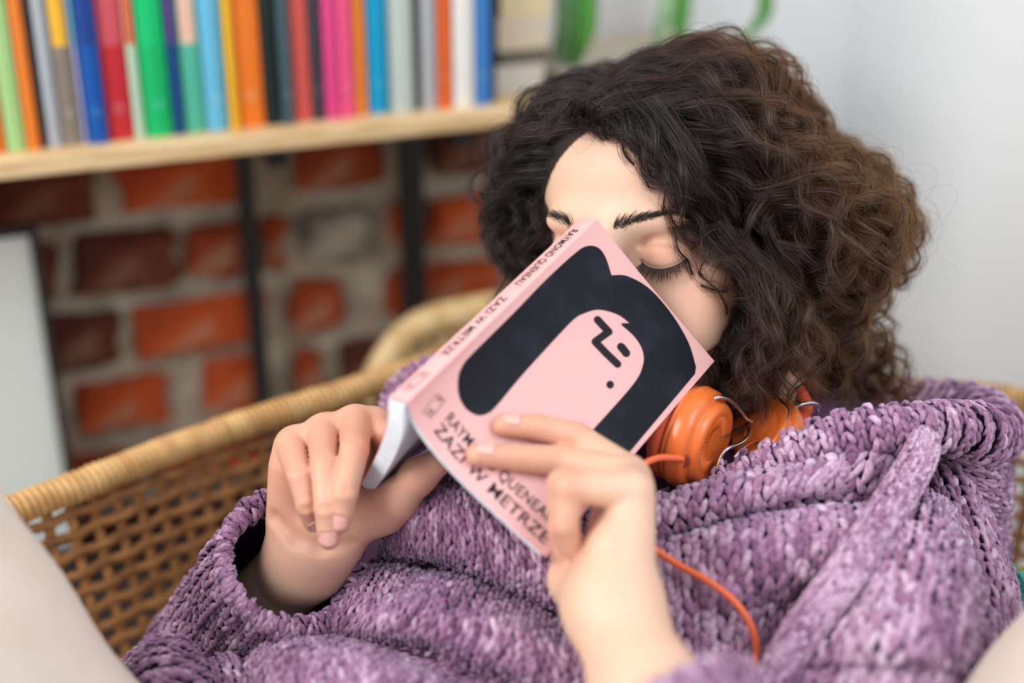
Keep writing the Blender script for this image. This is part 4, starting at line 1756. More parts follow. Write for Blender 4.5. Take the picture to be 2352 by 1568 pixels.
M_knit = mat_chenille('lilac chenille', srgb(92, 52, 80), srgb(164, 116, 149), srgb(226, 192, 214))
M_knit_in = mat_plain('plum inner knit', srgb(78, 48, 76), rough=0.95, var=0.15, scale=150, bump=0.4, bscale=300)


def make_leg(side, rings=6, sides=7):
    """one leg of a knit V: local x across the wale, y along it, z out of the cloth"""
    path = np.array([(0.07, -0.74, -0.40), (0.14, -0.42, 0.20), (0.24, 0.0, 0.50), (0.35, 0.42, 0.30), (0.41, 0.80, -0.40)])
    path = catmull(path, np.linspace(0, 1, rings))
    rad = np.array([0.09, 0.215, 0.265, 0.265, 0.215, 0.08])
    V = []
    for i in range(rings):
        d = unit(path[min(i + 1, rings - 1)] - path[max(i - 1, 0)])
        u_ = unit(np.array([d[1], -d[0], 0]))
        w_ = np.cross(d, u_)
        for j in range(sides):
            a = 2 * math.pi * j / sides
            V.append(path[i] + (u_ * math.cos(a) + w_ * math.sin(a) * 1.25) * rad[i])
    V = np.array(V)
    V[:, 0] *= side
    F_ = []
    for i in range(rings - 1):
        for j in range(sides):
            k = (j + 1) % sides
            q_ = (i * sides + j, i * sides + k, (i + 1) * sides + k, (i + 1) * sides + j)
            F_.append(q_ if side > 0 else q_[::-1])
    return V, np.array(F_)


LEG = {1: make_leg(1), -1: make_leg(-1)}


def surf_eval(ctrl, n=140):
    """control grid (rows v, stations u, 3) -> dense (n, n, 3), roughly even along both directions"""
    ctrl = np.asarray(ctrl, float)
    a = np.stack([catmull(r, np.linspace(0, 1, n)) for r in ctrl])                    # rows, n
    b = np.stack([catmull(a[:, j], np.linspace(0, 1, n)) for j in range(n)], 1)       # n(v), n(u)
    for axis in (0, 1):
        d = np.linalg.norm(np.diff(b, axis=axis), axis=2).mean(axis=1 - axis)
        s = np.concatenate([[0], np.cumsum(d)])
        t = np.interp(np.linspace(0, s[-1], n), s, np.arange(n))
        i = np.minimum(t.astype(int), n - 2)
        fr2 = t - i
        if axis == 0:
            b = b[i] * (1 - fr2)[:, None, None] + b[i + 1] * fr2[:, None, None]
        else:
            b = b[:, i] * (1 - fr2)[None, :, None] + b[:, i + 1] * fr2[None, :, None]
    return b


def bil(S, u, v):
    nv, nu = S.shape[:2]
    x, y = np.clip(u, 0, 1) * (nu - 1), np.clip(v, 0, 1) * (nv - 1)
    i, j = np.minimum(x.astype(int), nu - 2), np.minimum(y.astype(int), nv - 2)
    fx, fy = (x - i)[..., None], (y - j)[..., None]
    return (S[j, i] * (1 - fx) + S[j, i + 1] * fx) * (1 - fy) + (S[j + 1, i] * (1 - fx) + S[j + 1, i + 1] * fx) * fy


K_V, K_F, K_T = [], [], []
B_V, B_F = [], []
_kn = [0]
_bn = [0]


def wob(p, amp=0.0018):
    """gentle unevenness of hand-soft cloth, fixed in space"""
    x, y, z = p[..., 0], p[..., 1], p[..., 2]
    return amp * (np.sin(61 * x + 37 * z + 1.3) * np.cos(53 * z - 29 * y) + 0.7 * np.sin(97 * x - 71 * z + 2.1) * np.sin(83 * y + 47 * z))


def knit(ctrl, wale=0.0070, course=0.0058, rib=0, rib_h=0.0022, wrap=False, thick=0.0030, flip=False, dense=140, face=None, tone=0.0, skip=None, lean=0.0, back=True, jit=1.0, wobble=1.0):
    """cover a surface with knitted Vs: wales run along v, rib = wales per rib (0 plain)"""
    S = surf_eval(ctrl, dense) if not isinstance(ctrl, np.ndarray) or ctrl.shape[0] < 60 else ctrl
    if flip:
        S = S.transpose(1, 0, 2)
    lu = np.linalg.norm(np.diff(S, axis=1), axis=2).sum(1).mean()
    lv_ = np.linalg.norm(np.diff(S, axis=0), axis=2).sum(0).mean()
    nw, nc = max(2, int(round(lu / wale))), max(2, int(round(lv_ / course)))
    if rib:
        nw = max(2 * rib, nw // (2 * rib) * 2 * rib)
    U, V = np.meshgrid((np.arange(nw) + .5) / nw, (np.arange(nc) + .5) / nc)
    U, V = U.ravel(), V.ravel()
    e = 0.35 / nw
    g = 0.35 / nc
    p = bil(S, U, V)
    tu = (bil(S, np.minimum(U + e, 1), V) - bil(S, np.maximum(U - e, 0), V)) / (np.minimum(U + e, 1) - np.maximum(U - e, 0))[:, None] / nw
    tv = (bil(S, U, np.minimum(V + g, 1)) - bil(S, U, np.maximum(V - g, 0))) / (np.minimum(V + g, 1) - np.maximum(V - g, 0))[:, None] / nc
    n = unit(np.cross(tu, tv))
    ref = (CAM0 - p) if face is None else face(p)
    sgn = np.sign((n * unit(ref)).sum(1).mean()) or 1
    n = n * sgn
    p = p + n * (wobble * wob(p))[:, None]
    if rib:
        col = (np.floor(U * nw).astype(int) // rib) % 2
        p = p + n * np.where(col == 0, rib_h, -rib_h)[:, None]
    keep = np.ones(len(p), bool)
    if skip is not None:
        keep &= ~skip(p)
    for side in (1, -1):
        LV, LF = LEG[side]
        N_ = int(keep.sum())
        jx, jy, jz = RNG.normal(0, .055 * jit, (N_, 1)), RNG.normal(0, .09 * jit, (N_, 1)), RNG.normal(0, .16 * jit, (N_, 1))
        sc_ = RNG.normal(1, .09 * jit, (N_, 1))
        lx = (LV[None, :, 0] - side * .24) * sc_ + side * .24 + jx + lean * LV[None, :, 1]
        ly = LV[None, :, 1] * RNG.normal(1.0, .07, (N_, 1)) + jy
        lz = LV[None, :, 2] * sc_ + jz
        W = p[keep][:, None, :] + lx[..., None] * tu[keep][:, None, :] + ly[..., None] * tv[keep][:, None, :] * -1.0 + lz[..., None] * n[keep][:, None, :] * thick
        k = LV.shape[0]
        Fa = (LF[None] + (np.arange(N_) * k)[:, None, None]).reshape(-1, 4)
        if sgn > 0:
            Fa = Fa[:, ::-1]
        K_V.append(W.reshape(-1, 3))
        K_F.append(Fa + _kn[0])
        _kn[0] += N_ * k
        pp_ = p[keep]
        big = 0.5 + 0.10 * np.sin(70 * pp_[:, 0] + 40 * pp_[:, 2]) + 0.06 * np.sin(150 * pp_[:, 2] - 90 * pp_[:, 0])
        tn = np.clip(big + RNG.normal(0, .17, N_) + tone, 0.02, 0.98)
        K_T.append(np.repeat(tn, k))
    if back:   # the cloth itself just under the stitches
        m_ = 60
        uu, v2 = np.meshgrid(np.linspace(0, 1, m_), np.linspace(0, 1, m_))
        q_ = bil(S, uu.ravel(), v2.ravel()).reshape(m_, m_, 3)
        nn = unit(np.cross(np.gradient(q_, axis=1), np.gradient(q_, axis=0))) 
        nn = nn * (np.sign((nn * unit((CAM0 - q_) if face is None else face(q_))).sum(2).mean()) or 1)
        q_ = q_ - nn * (0.0014 + (rib_h if rib else 0))
        idx = np.arange(m_ * m_).reshape(m_, m_)
        Fb = np.stack([idx[:-1, :-1], idx[:-1, 1:], idx[1:, 1:], idx[1:, :-1]], -1).reshape(-1, 4)
        B_V.append(q_.reshape(-1, 3))
        B_F.append(Fb + _bn[0])
        _bn[0] += m_ * m_
    return S


# --- front of the body between the hands (folds run across; rows are crests and creases)
T1 = [
    [(950, 1060, .90), (1020, 1030, .868), (1110, 1060, .848), (1220, 1110, .838), (1350, 1140, .828), (1520, 1140, .826)],
    [(902, 1160, .875), (965, 1120, .828), (1060, 1140, .808), (1180, 1200, .798), (1320, 1255, .792), (1520, 1290, .790)],
    [(876, 1235, .868), (950, 1205, .818), (1060, 1225, .796), (1180, 1282, .786), (1320, 1335, .781), (1520, 1370, .779)],
    [(868, 1278, .872), (950, 1272, .830), (1060, 1292, .807), (1180, 1345, .796), (1320, 1396, .790), (1520, 1440, .788)],
    [(852, 1288, .890), (950, 1296, .860), (1060, 1316, .838), (1180, 1366, .826), (1320, 1424, .818), (1520, 1480, .815)],
    [(806, 1318, .872), (920, 1312, .832), (1050, 1336, .806), (1175, 1388, .792), (1312, 1450, .784), (1510, 1515, .780)],
    [(760, 1392, .842), (880, 1372, .798), (1020, 1392, .770), (1160, 1440, .757), (1305, 1506, .748), (1490, 1580, .744)],
    [(728, 1450, .836), (850, 1440, .792), (990, 1458, .764), (1140, 1510, .750), (1295, 1580, .742), (1480, 1660, .738)],
    [(712, 1474, .846), (838, 1482, .812), (975, 1502, .785), (1128, 1556, .770), (1285, 1626, .760), (1465, 1710, .756)],
    [(640, 1470, .842), (760, 1476, .805), (905, 1510, .776), (1060, 1570, .760), (1220, 1650, .748), (1440, 1760, .744)],
    [(575, 1500, .815), (700, 1490, .768), (850, 1535, .740), (1000, 1600, .725), (1160, 1680, .715), (1400, 1800, .712)],
    [(545, 1570, .802), (668, 1560, .748), (820, 1615, .720), (970, 1680, .704), (1130, 1760, .694), (1360, 1880, .690)],
    [(530, 1680, .802), (650, 1690, .738), (800, 1740, .706), (950, 1800, .688), (1100, 1860, .678), (1330, 1960, .676)],
]
knit([PP(r) for r in T1], tone=-0.03)
# --- her left side: band below the collar, folds, chest
T2 = [
    [(1455, 1150, .834), (1620, 1110, .828), (1800, 1052, .832), (1960, 1020, .838), (2100, 1030, .850)],
    [(1455, 1172, .806), (1620, 1136, .800), (1800, 1088, .800), (1960, 1052, .806), (2105, 1064, .824)],
    [(1455, 1212, .797), (1620, 1172, .792), (1785, 1128, .791), (1935, 1092, .797), (2090, 1104, .815)],
    [(1455, 1240, .803), (1625, 1200, .803), (1780, 1166, .803), (1925, 1138, .805), (2080, 1145, .818)],
    [(1455, 1252, .815), (1630, 1206, .816), (1780, 1176, .816), (1920, 1156, .816), (2075, 1166, .822)],
    [(1455, 1276, .797), (1640, 1222, .790), (1795, 1190, .786), (1935, 1172, .786), (2080, 1190, .797)],
    [(1455, 1330, .783), (1640, 1282, .773), (1800, 1248, .768), (1940, 1232, .768), (2080, 1250, .778)],
    [(1455, 1410, .775), (1640, 1360, .766), (1800, 1322, .766), (1925, 1305, .764), (2040, 1330, .766)],
    [(1455, 1490, .770), (1640, 1440, .764), (1788, 1396, .776), (1890, 1385, .768), (1990, 1420, .757)],
    [(1455, 1570, .762), (1640, 1530, .756), (1775, 1490, .770), (1860, 1480, .764), (1950, 1510, .748)],
    [(1455, 1660, .752), (1640, 1640, .746), (1760, 1600, .756), (1840, 1590, .752), (1930, 1610, .738)],
    [(1455, 1760, .744), (1640, 1750, .738), (1750, 1720, .745), (1830, 1710, .742), (1920, 1720, .730)],
]
knit([PP(r) for r in T2], wale=0.0090, course=0.0078, thick=0.0040, tone=0.05)
# --- her left upper arm, right of the strap
T3 = [
    [(2062, 1120, .842), (2120, 1128, .826), (2165, 1150, .824), (2195, 1190, .848)],
    [(2040, 1178, .812), (2120, 1168, .790), (2185, 1200, .794), (2226, 1256, .830)],
    [(2000, 1260, .784), (2105, 1240, .752), (2200, 1282, .757), (2258, 1342, .800)],
    [(1940, 1350, .764), (2075, 1330, .727), (2195, 1362, .731), (2276, 1418, .780)],
    [(1885, 1440, .750), (2050, 1425, .707), (2185, 1450, .710), (2276, 1495, .765)],
    [(1850, 1510, .745), (2030, 1496, .697), (2175, 1512, .700), (2270, 1545, .757)],
    [(1835, 1545, .752), (2020, 1530, .706), (2165, 1542, .710), (2264, 1570, .765)],
    [(1805, 1600, .740), (2000, 1590, .695), (2150, 1600, .698), (2258, 1630, .755)],
    [(1780, 1720, .735), (1990, 1720, .685), (2140, 1720, .690), (2250, 1740, .750)],
]
knit([PP(r) for r in T3], wale=0.0082, course=0.0070, thick=0.0038, tone=0.12)
# --- back of the shoulder beyond it
T4 = [
    [(2120, 1070, .872), (2165, 1062, .866), (2225, 1105, .876), (2262, 1170, .910)],
    [(2130, 1150, .850), (2205, 1145, .842), (2262, 1200, .852), (2300, 1260, .895)],
    [(2150, 1250, .832), (2238, 1246, .820), (2298, 1290, .832), (2330, 1340, .882)],
    [(2170, 1360, .815), (2262, 1355, .798), (2322, 1388, .808), (2352, 1430, .865)],
    [(2180, 1470, .800), (2280, 1468, .780), (2340, 1490, .790), (2372, 1520, .850)],
    [(2190, 1600, .790), (2290, 1600, .765), (2350, 1610, .775), (2380, 1630, .840)],
]
knit([PP(r) for r in T4], wale=0.0084, course=0.0072, thick=0.0038, tone=-0.02)
# --- lower left: gathered hem and a small fold
T5 = [
    [(262, 1560, .842), (300, 1508, .826), (352, 1474, .818), (418, 1474, .818), (470, 1520, .846)],
    [(262, 1600, .810), (308, 1556, .788), (362, 1524, .778), (436, 1528, .778), (492, 1580, .812)],
    [(262, 1690, .790), (316, 1650, .762), (372, 1620, .748), (446, 1624, .750), (506, 1670, .790)],
    [(262, 1800, .780), (320, 1770, .745), (380, 1750, .730), (450, 1750, .730), (512, 1790, .775)],
]
knit([PP(r) for r in T5], rib=1, rib_h=.0012, wale=.0060, flip=True, tone=-0.08)
T6 = [
    [(440, 1560, .850), (480, 1512, .832), (530, 1506, .826), (590, 1560, .845)],
    [(448, 1610, .820), (495, 1560, .795), (556, 1556, .790), (620, 1600, .815)],
    [(455, 1720, .800), (510, 1680, .765), (576, 1680, .762), (640, 1710, .790)],
]
knit([PP(r) for r in T6], tone=-0.08)


# --- sleeves
def ring_surface(cs, axes, rads, ups, seg=40, squash=1.0, a0=0.0, a1=2 * math.pi):
    rows = []
    for c, a, r, u_ in zip(cs, axes, rads, ups):
        a = unit(a)
        u_ = unit(np.asarray(u_) - a * np.dot(u_, a))
        w_ = np.cross(a, u_)
        th_ = np.linspace(a0, a1, seg)
        rr = r if np.ndim(r) else (r, r * squash)
        rows.append(c + (np.cos(th_)[:, None] * u_ * rr[0] + np.sin(th_)[:, None] * w_ * rr[1]))
    return rows


cR = P(668, 1296, .836)
upR = camdir(0, 1, 0)
cs = [cR - A_ax * .004, cR + A_ax * .012, cR + A_ax * .035, cR + A_ax * .065, cR + A_ax * .10, cR + A_ax * .14, cR + A_ax * .19]
outward = lambda c_, a_: (lambda p: (p - c_) - ((p - c_) @ a_)[..., None] * a_)
rads = [.0405, .0425, .0430, .0432, .0430, .0430, .043]
rows = ring_surface(cs, [A_ax] * 7, rads, [upR] * 7)
knit(rows, face=outward(cR, A_ax), rib=1, rib_h=.0012, wale=.0068, tone=-0.06)
# rolled edge of the cuff
th_ = np.linspace(0, 2 * math.pi, 41)


def roll(path, r, closed_axis=None, **kw):
    """a rolled knitted edge: a tube of stitches whose wales go round it"""
    t, b, n = frames(path)
    ph = np.linspace(0, 2 * math.pi, 17)
    rows_ = [path + (b * math.cos(q_) + n * math.sin(q_)) * (r if np.ndim(r) == 0 else np.asarray(r)[:, None]) for q_ in ph]
    S_ = np.array(rows_)                 # v around, u along
    c_of = path

    def face(p):
        P2 = p.reshape(-1, 3)
        i = np.concatenate([np.argmin(((P2[k:k + 4000, None, :] - c_of[None]) ** 2).sum(2), axis=1) for k in range(0, len(P2), 4000)])
        return (P2 - c_of[i]).reshape(p.shape)
    knit([r_ for r_ in S_], face=face, **kw)


u_ = unit(upR - A_ax * np.dot(upR, A_ax))
w_ = np.cross(A_ax, u_)
rim_path = np.array([cR + (u_ * math.cos(q_) + w_ * math.sin(q_)) * .0405 for q_ in th_])
roll(rim_path, .0050, wale=.0058, course=.0052, tone=-0.05, rib=1, rib_h=.0008, thick=.0026)

# left sleeve end, low in the picture
B_ax = unit(fo3 - fo2)
cL = P(1545, 1668, .655)
rows = ring_surface([cL - B_ax * .004, cL + B_ax * .015, cL + B_ax * .04, cL + B_ax * .08, cL + B_ax * .14], [B_ax] * 5, [.0400, .043, .044, .046, .048], [upR] * 5)
knit(rows, face=outward(cL, B_ax), rib=1, rib_h=.0012, wale=.0068, tone=0.08)
u_ = unit(upR - B_ax * np.dot(upR, B_ax))
w_ = np.cross(B_ax, u_)
roll(np.array([cL + (u_ * math.cos(q_) + w_ * math.sin(q_)) * .0405 for q_ in th_]), .0050, wale=.0058, course=.0052, tone=0.08, rib=1, rib_h=.0008, thick=.0026)

# --- wide ribbed collar: a heavy roll round the neck, open to the left under the book
COLLAR = [(1490, 1185, .868), (1560, 1168, .852), (1640, 1136, .842), (1730, 1088, .832), (1840, 1038, .824), (1960, 1006, .820), (2070, 984, .822), (2150, 982, .832), (2222, 988, .850), (2268, 1000, .884),
          (2280, 985, .925), (2230, 950, .970), (2120, 925, .995), (1960, 915, 1.01), (1840, 915, 1.02), (1720, 920, 1.02)]
cp = smooth_path(PP(COLLAR), 90)
cr_ = np.interp(np.linspace(0, 1, 90), [0, .12, .3, .45, .56, .68, .8, 1], [.008, .011, .0125, .0145, .0165, .0165, .013, .012])
roll(cp, cr_, wale=.0070, course=.0060, rib=1, rib_h=.0017, thick=.0034, tone=0.03)
# cloth hanging from the collar's far end (the hood's edge)
T7 = [
    [(2150, 1020, .850), (2215, 1040, .862), (2275, 1050, .880), (2312, 1040, .915)],
    [(2165, 1070, .872), (2225, 1090, .868), (2288, 1104, .880), (2322, 1096, .920)],
    [(2190, 1120, .900), (2240, 1150, .880), (2294, 1172, .885), (2326, 1170, .925)],
    [(2215, 1170, .925), (2250, 1210, .900), (2290, 1240, .905), (2318, 1240, .940)],
    [(2240, 1220, .945), (2262, 1262, .930), (2286, 1290, .935), (2306, 1290, .960)],
]
knit([PP(r) for r in T7], wale=.0066, course=.0058, flip=True, tone=-0.03)
# lining that drops from the collar to the neck
T8 = [
    [(1500, 1170, .872), (1650, 1122, .848), (1850, 1022, .832), (2060, 965, .838), (2240, 970, .880), (2190, 945, .955), (1960, 905, 1.0), (1760, 900, 1.02)],
    [(1540, 1145, .900), (1670, 1090, .890), (1850, 1000, .875), (2020, 965, .880), (2140, 960, .910), (2100, 950, .950), (1930, 930, .98), (1780, 920, 1.0)],
    [(1600, 1110, .930), (1700, 1060, .915), (1820, 1000, .900), (1920, 985, .905), (1980, 975, .925), (1960, 965, .94), (1880, 955, .955), (1790, 945, .96)],
]
knit([PP(r) for r in T8], wale=.0070, course=.0060, tone=-0.08)
# outside of the back of the collar
T9 = [
    [(1700, 930, 1.03), (1850, 912, 1.03), (2000, 915, 1.02), (2120, 935, 1.00), (2230, 965, .97), (2310, 1010, .94)],
    [(1700, 1000, 1.06), (1850, 980, 1.06), (2000, 985, 1.05), (2130, 1010, 1.03), (2250, 1050, 1.0), (2330, 1090, .97)],
]
knit([PP(r) for r in T9], wale=.0070, course=.0060, tone=-0.03)

# --- strap knitted finer, lying over the folds
SP = smooth_path(PP([(2128, 1000, .806), (2112, 1050, .795), (2072, 1120, .783), (2022, 1200, .768), (1962, 1290, .750), (1895, 1380, .742), (1836, 1462, .741), (1788, 1545, .738), (1745, 1650, .73)]), 50)
t_, b_, n_ = frames(SP, up=camdir(0, 0, -1))
ww = np.interp(np.linspace(0, 1, 50), [0, .08, .3, .6, 1], [.0068, .0088, .0098, .0096, .0092])
cols = []
for x, h_ in ((-.9, -.0045), (-1.06, -.001), (-.96, .0035), (-.5, .0052), (0, .0056), (.5, .0052), (.96, .0035), (1.06, -.001), (.9, -.0045)):
    cols.append(SP + b_ * (ww * x)[:, None] + n_ * h_)
cols = np.array(cols)                     # across, along, 3
knit([cols[:, k] for k in range(50)], wale=.0036, course=.0034, thick=.0014, tone=0.20, jit=.5, wobble=0.0)

# body of the sweater under all folds
fs = Field(np.array([-0.36, 0.30, 0.46]), np.array([0.40, 1.10, 1.0]), 0.0045)
fs.chain([P(1760, 1170, .935), P(1400, 1370, .915), P(1050, 1600, .89), P(1000, 1900, .86)], [.078, .085, .09, .09], 0.03)
fs.chain([P(1500, 1120, .985), P(1080, 1060, 1.0)], [.075, .052], 0.04)
fs.chain([P(1080, 1060, 1.0), P(820, 1300, 1.0), P(560, 1560, .955)], [.052, .05, .046], 0.03)
fs.chain([P(1800, 1150, .95), P(2080, 1240, .945), P(2140, 1480, .86), P(2060, 1800, .785), P(1650, 1850, .70)], [.07, .052, .048, .046, .044], 0.03)
fs.chain([P(1900, 1080, .98), P(2080, 1080, .975)], [.05, .035], 0.03)
sv, sf = fs.mesh(2)
B_V.append(sv)
B_F.append(sf + _bn[0])
sweater = mesh_obj('sweater', np.vstack(B_V), np.vstack(B_F), M_knit_in, person, smooth=True)
# shoulder seen past the spine of the book
shp = [
    [(870, 960, .985), (900, 880, .965), (960, 830, .960), (1040, 800, .965)],
    [(880, 1000, .965), (930, 930, .945), (1000, 880, .940), (1080, 850, .945)],
    [(900, 1060, .955), (960, 1000, .935), (1040, 950, .930), (1120, 920, .935)],
]
knit([PP(r) for r in shp], back=False)
KV, KF, KT = np.vstack(K_V), np.vstack(K_F), np.concatenate(K_T)
st = mesh_obj('knit_stitches', KV, KF, M_knit, sweater, smooth=True, attrs={'tone': ('POINT', KT)})
st['kind'] = 'stuff'
print('knit quads', len(KF))

# ================================================================== HEADPHONES
hp = empty('headphones', 'orange headphones with silver wire bows and orange cord around her neck', 'headphones')
M_or = mat_plain('glossy orange plastic', srgb(236, 116, 52), rough=0.22, var=0.03, spec=0.6)
M_orp = mat_plain('orange padded foam', srgb(226, 92, 58), rough=0.7, var=0.08, scale=200, bump=0.3, bscale=900)
M_chr = mat_plain('polished steel wire', (0.78, 0.78, 0.78, 1), rough=0.16, var=0.02, metal=1.0)
M_cord = mat_plain('orange rubber cord', srgb(240, 112, 70), rough=0.45, var=0.03)
M_hole = mat_plain('dark red grommet', srgb(150, 60, 50), rough=0.5)


def ear_cup(c, ax, k=1.0, seg=56):
    """c: middle of the outer disc, ax: outward"""
    ax = unit(ax)
    # padded cushion
    lathe('ear_pad', [(-.026 * k, .012 * k), (-.0265 * k, .022 * k), (-.024 * k, .0262 * k), (-.020 * k, .0278 * k), (-.0165 * k, .0268 * k), (-.0155 * k, .024 * k)], c, ax, M_orp, hp, seg)
    body_ = lathe('ear_cup', [(-.0160 * k, .0255 * k), (-.0155 * k, .0276 * k), (-.0135 * k, .0282 * k), (-.0128 * k, .0272 * k), (-.0122 * k, .0288 * k), (-.0105 * k, .0294 * k), (-.0040 * k, .0284 * k), (-.0015 * k, .0264 * k),
                              (-.0010 * k, .0240 * k), (.0002 * k, .0236 * k), (.0028 * k, .0232 * k), (.0044 * k, .0216 * k), (.0046 * k, .0190 * k), (.0038 * k, .0170 * k), (.0034 * k, .0100 * k), (.0034 * k, .0020 * k)], c, ax, M_or, hp, seg)
    u_ = unit(np.array([0, 0, 1.0]) - ax * ax[2])
    w_ = np.cross(ax, u_)
    vv, ff = [], []
    for j in range(44):                      # fine raised rays on the disc
        a = 2 * math.pi * j / 44
        e_ = u_ * math.cos(a) + w_ * math.sin(a)
        pts = [c + ax * .0035 * k + e_ * .0095 * k, c + ax * .0036 * k + e_ * .013 * k, c + ax * .0038 * k + e_ * .0165 * k]
        a_, b2 = tube_geo(pts, .00028 * k, 5)
        ff += [tuple(i + len(vv) for i in t_) for t_ in b2]
        vv += list(a_)
    mesh_obj('disc_rays', vv, ff, M_or, body_, smooth=True)
    return body_


ax1 = unit(camdir(.83, -.30, -.47))
c1 = P(1626, 1016, .838)
ear_cup(c1, ax1, 1.07)
ax2 = unit(camdir(-.62, .50, -.60))
c2 = P(1745, 985, .868)
ear_cup(c2, ax2, 0.86)


def wire(name, pts, r, mat, n=40, sides=8):
    return tube(name, smooth_path(PP(pts), n), r, mat, hp, sides)


wire('wire_bow', [(1630, 926, .831), (1642, 914, .830), (1664, 913, .833), (1688, 928, .840), (1712, 958, .850), (1728, 968, .856)], .00115, M_chr)
wire('wire_bow', [(1645, 1085, .835), (1655, 1050, .835), (1672, 1030, .835), (1700, 1018, .842), (1718, 1002, .850), (1722, 985, .857)], .00115, M_chr)
wire('wire_bow', [(1688, 1050, .83), (1705, 1030, .835), (1728, 1014, .85), (1745, 1010, .86)], .00100, M_chr)
wire('wire_bow', [(1818, 938, .872), (1845, 928, .872), (1868, 926, .876), (1882, 936, .884), (1880, 955, .890), (1868, 966, .888), (1845, 972, .882), (1814, 984, .874)], .00150, M_chr, sides=10)
wire('headband', [(1850, 1000, .93), (1900, 985, .97), (1850, 965, 1.02), (1720, 960, 1.05), (1560, 1000, 1.03), (1500, 1060, .97)], .0030, M_chr)
# foam tube by the second cup
wire('foam_sleeve', [(1822, 975, .884), (1848, 955, .890), (1850, 925, .898), (1835, 895, .905)], .0042, M_orp, sides=12)
g = c1 - ax1 * .006 
gp = P(1566, 1054, .820)
lathe('grommet', [(-.003, .0052), (.0012, .0050), (.0018, .0038), (.0008, .0022)], gp, unit(camdir(-.25, -.3, -.9)), M_hole, hp, 20)
lathe('grommet', [(-.003, .0036), (.0008, .0034), (.0012, .0022)], P(1629, 926, .833), unit(camdir(.3, .55, -.75)), M_hole, hp, 18)
wire('cord', [(1568, 1054, .818), (1540, 1051, .812), (1510, 1052, .806), (1478, 1066, .800), (1440, 1100, .800), (1410, 1170, .79), (1440, 1225, .778), (1492, 1255, .772), (1560, 1298, .766),
              (1635, 1340, .757), (1690, 1385, .752), (1726, 1440, .752), (1738, 1500, .754), (1726, 1560, .748), (1700, 1650, .735)], .0021, M_cord, n=110, sides=10)
rebase(hp, tuple(c1))

# ================================================================== HAIR
def mat_hair():
    m = bpy.data.materials.new('dark brown curly hair')
    m.use_nodes = True
    nt = m.node_tree
    N, L = nt.nodes, nt.links
    b = N['Principled BSDF']
    out = N['Material Output']
    N.remove(b)
    h = N.new('ShaderNodeBsdfHairPrincipled')
    h.parametrization = 'MELANIN'
    at = N.new('ShaderNodeAttribute')
    at.attribute_name = 'warm'
    mr = N.new('ShaderNodeMapRange')
    mr.inputs['To Min'].default_value = 0.97
    mr.inputs['To Max'].default_value = 0.64
    L.new(at.outputs['Fac'], mr.inputs['Value'])
    L.new(mr.outputs['Result'], h.inputs['Melanin'])
    h.inputs['Melanin Redness'].default_value = 0.62
    h.inputs['Roughness'].default_value = 0.32
    h.inputs['Radial Roughness'].default_value = 0.45
    L.new(h.outputs['BSDF'], out.inputs['Surface'])
    return m


M_hair = mat_hair()


def mat_lock():
    m, nt, b = new_mat('dark brown hair locks')
    N, L = nt.nodes, nt.links
    at = N.new('ShaderNodeAttribute')
    at.attribute_name = 'warm'
    cr = N.new('ShaderNodeValToRGB')
    cr.color_ramp.elements[0].position, cr.color_ramp.elements[0].color = 0.0, srgb(20, 14, 12)
    cr.color_ramp.elements[1].position, cr.color_ramp.elements[1].color = 1.0, srgb(56, 37, 26)
    L.new(at.outputs['Fac'], cr.inputs['Fac'])
    L.new(cr.outputs['Color'], b.inputs['Base Color'])
    b.inputs['Roughness'].default_value = 0.38
    b.inputs['Specular IOR Level'].default_value = 0.5
    return m


M_lock = mat_lock()
M_scalp = mat_plain('dark hair roots', srgb(28, 19, 16), rough=0.8, var=0.2, scale=200)

CH = np.array([0.0, -0.012, 0.034])         # middle of the skull in head space
# scalp test in head space
def is_scalp(p):
    """p (n,3) head-space points on the skin: True where hair grows"""
    x, y, z = p[:, 0], p[:, 1], p[:, 2]
    front = 0.0745 - 14.0 * (x - 0.002) ** 2                             # rounded hairline, lower at the temples
    fz = z > front
    side = (y < 0.028) & (z > -0.03)
    backh = (y < -0.03) & (z > -0.075)
    return (fz & (z > 0.02)) | (side & (z > -.01)) | backh | ((y < 0.012) & (z > -0.03))


fcen = hv[hf].mean(axis=1)
sel = is_scalp(fcen) & (np.linalg.norm(fcen - CH, axis=1) > 0.055) & (fcen[:, 2] > -0.085) & (np.abs(fcen[:, 0]) < .0795)
sfaces = hf[sel]
used, inv = np.unique(sfaces, return_inverse=True)
nrm_acc = np.zeros_like(hv)
fn_ = np.cross(hv[hf[:, 1]] - hv[hf[:, 0]], hv[hf[:, 2]] - hv[hf[:, 0]])
for j in range(4):
    np.add.at(nrm_acc, hf[:, j], fn_)
vn = unit(nrm_acc)
if ((hv - CH) * vn).sum(1).mean() < 0:
    vn = -vn
cap_v = hv[used] + vn[used] * 0.0016
mesh_obj('hair_roots', H2W(cap_v), inv.reshape(-1, 4)[:, ::-1], M_scalp, person, smooth=True)

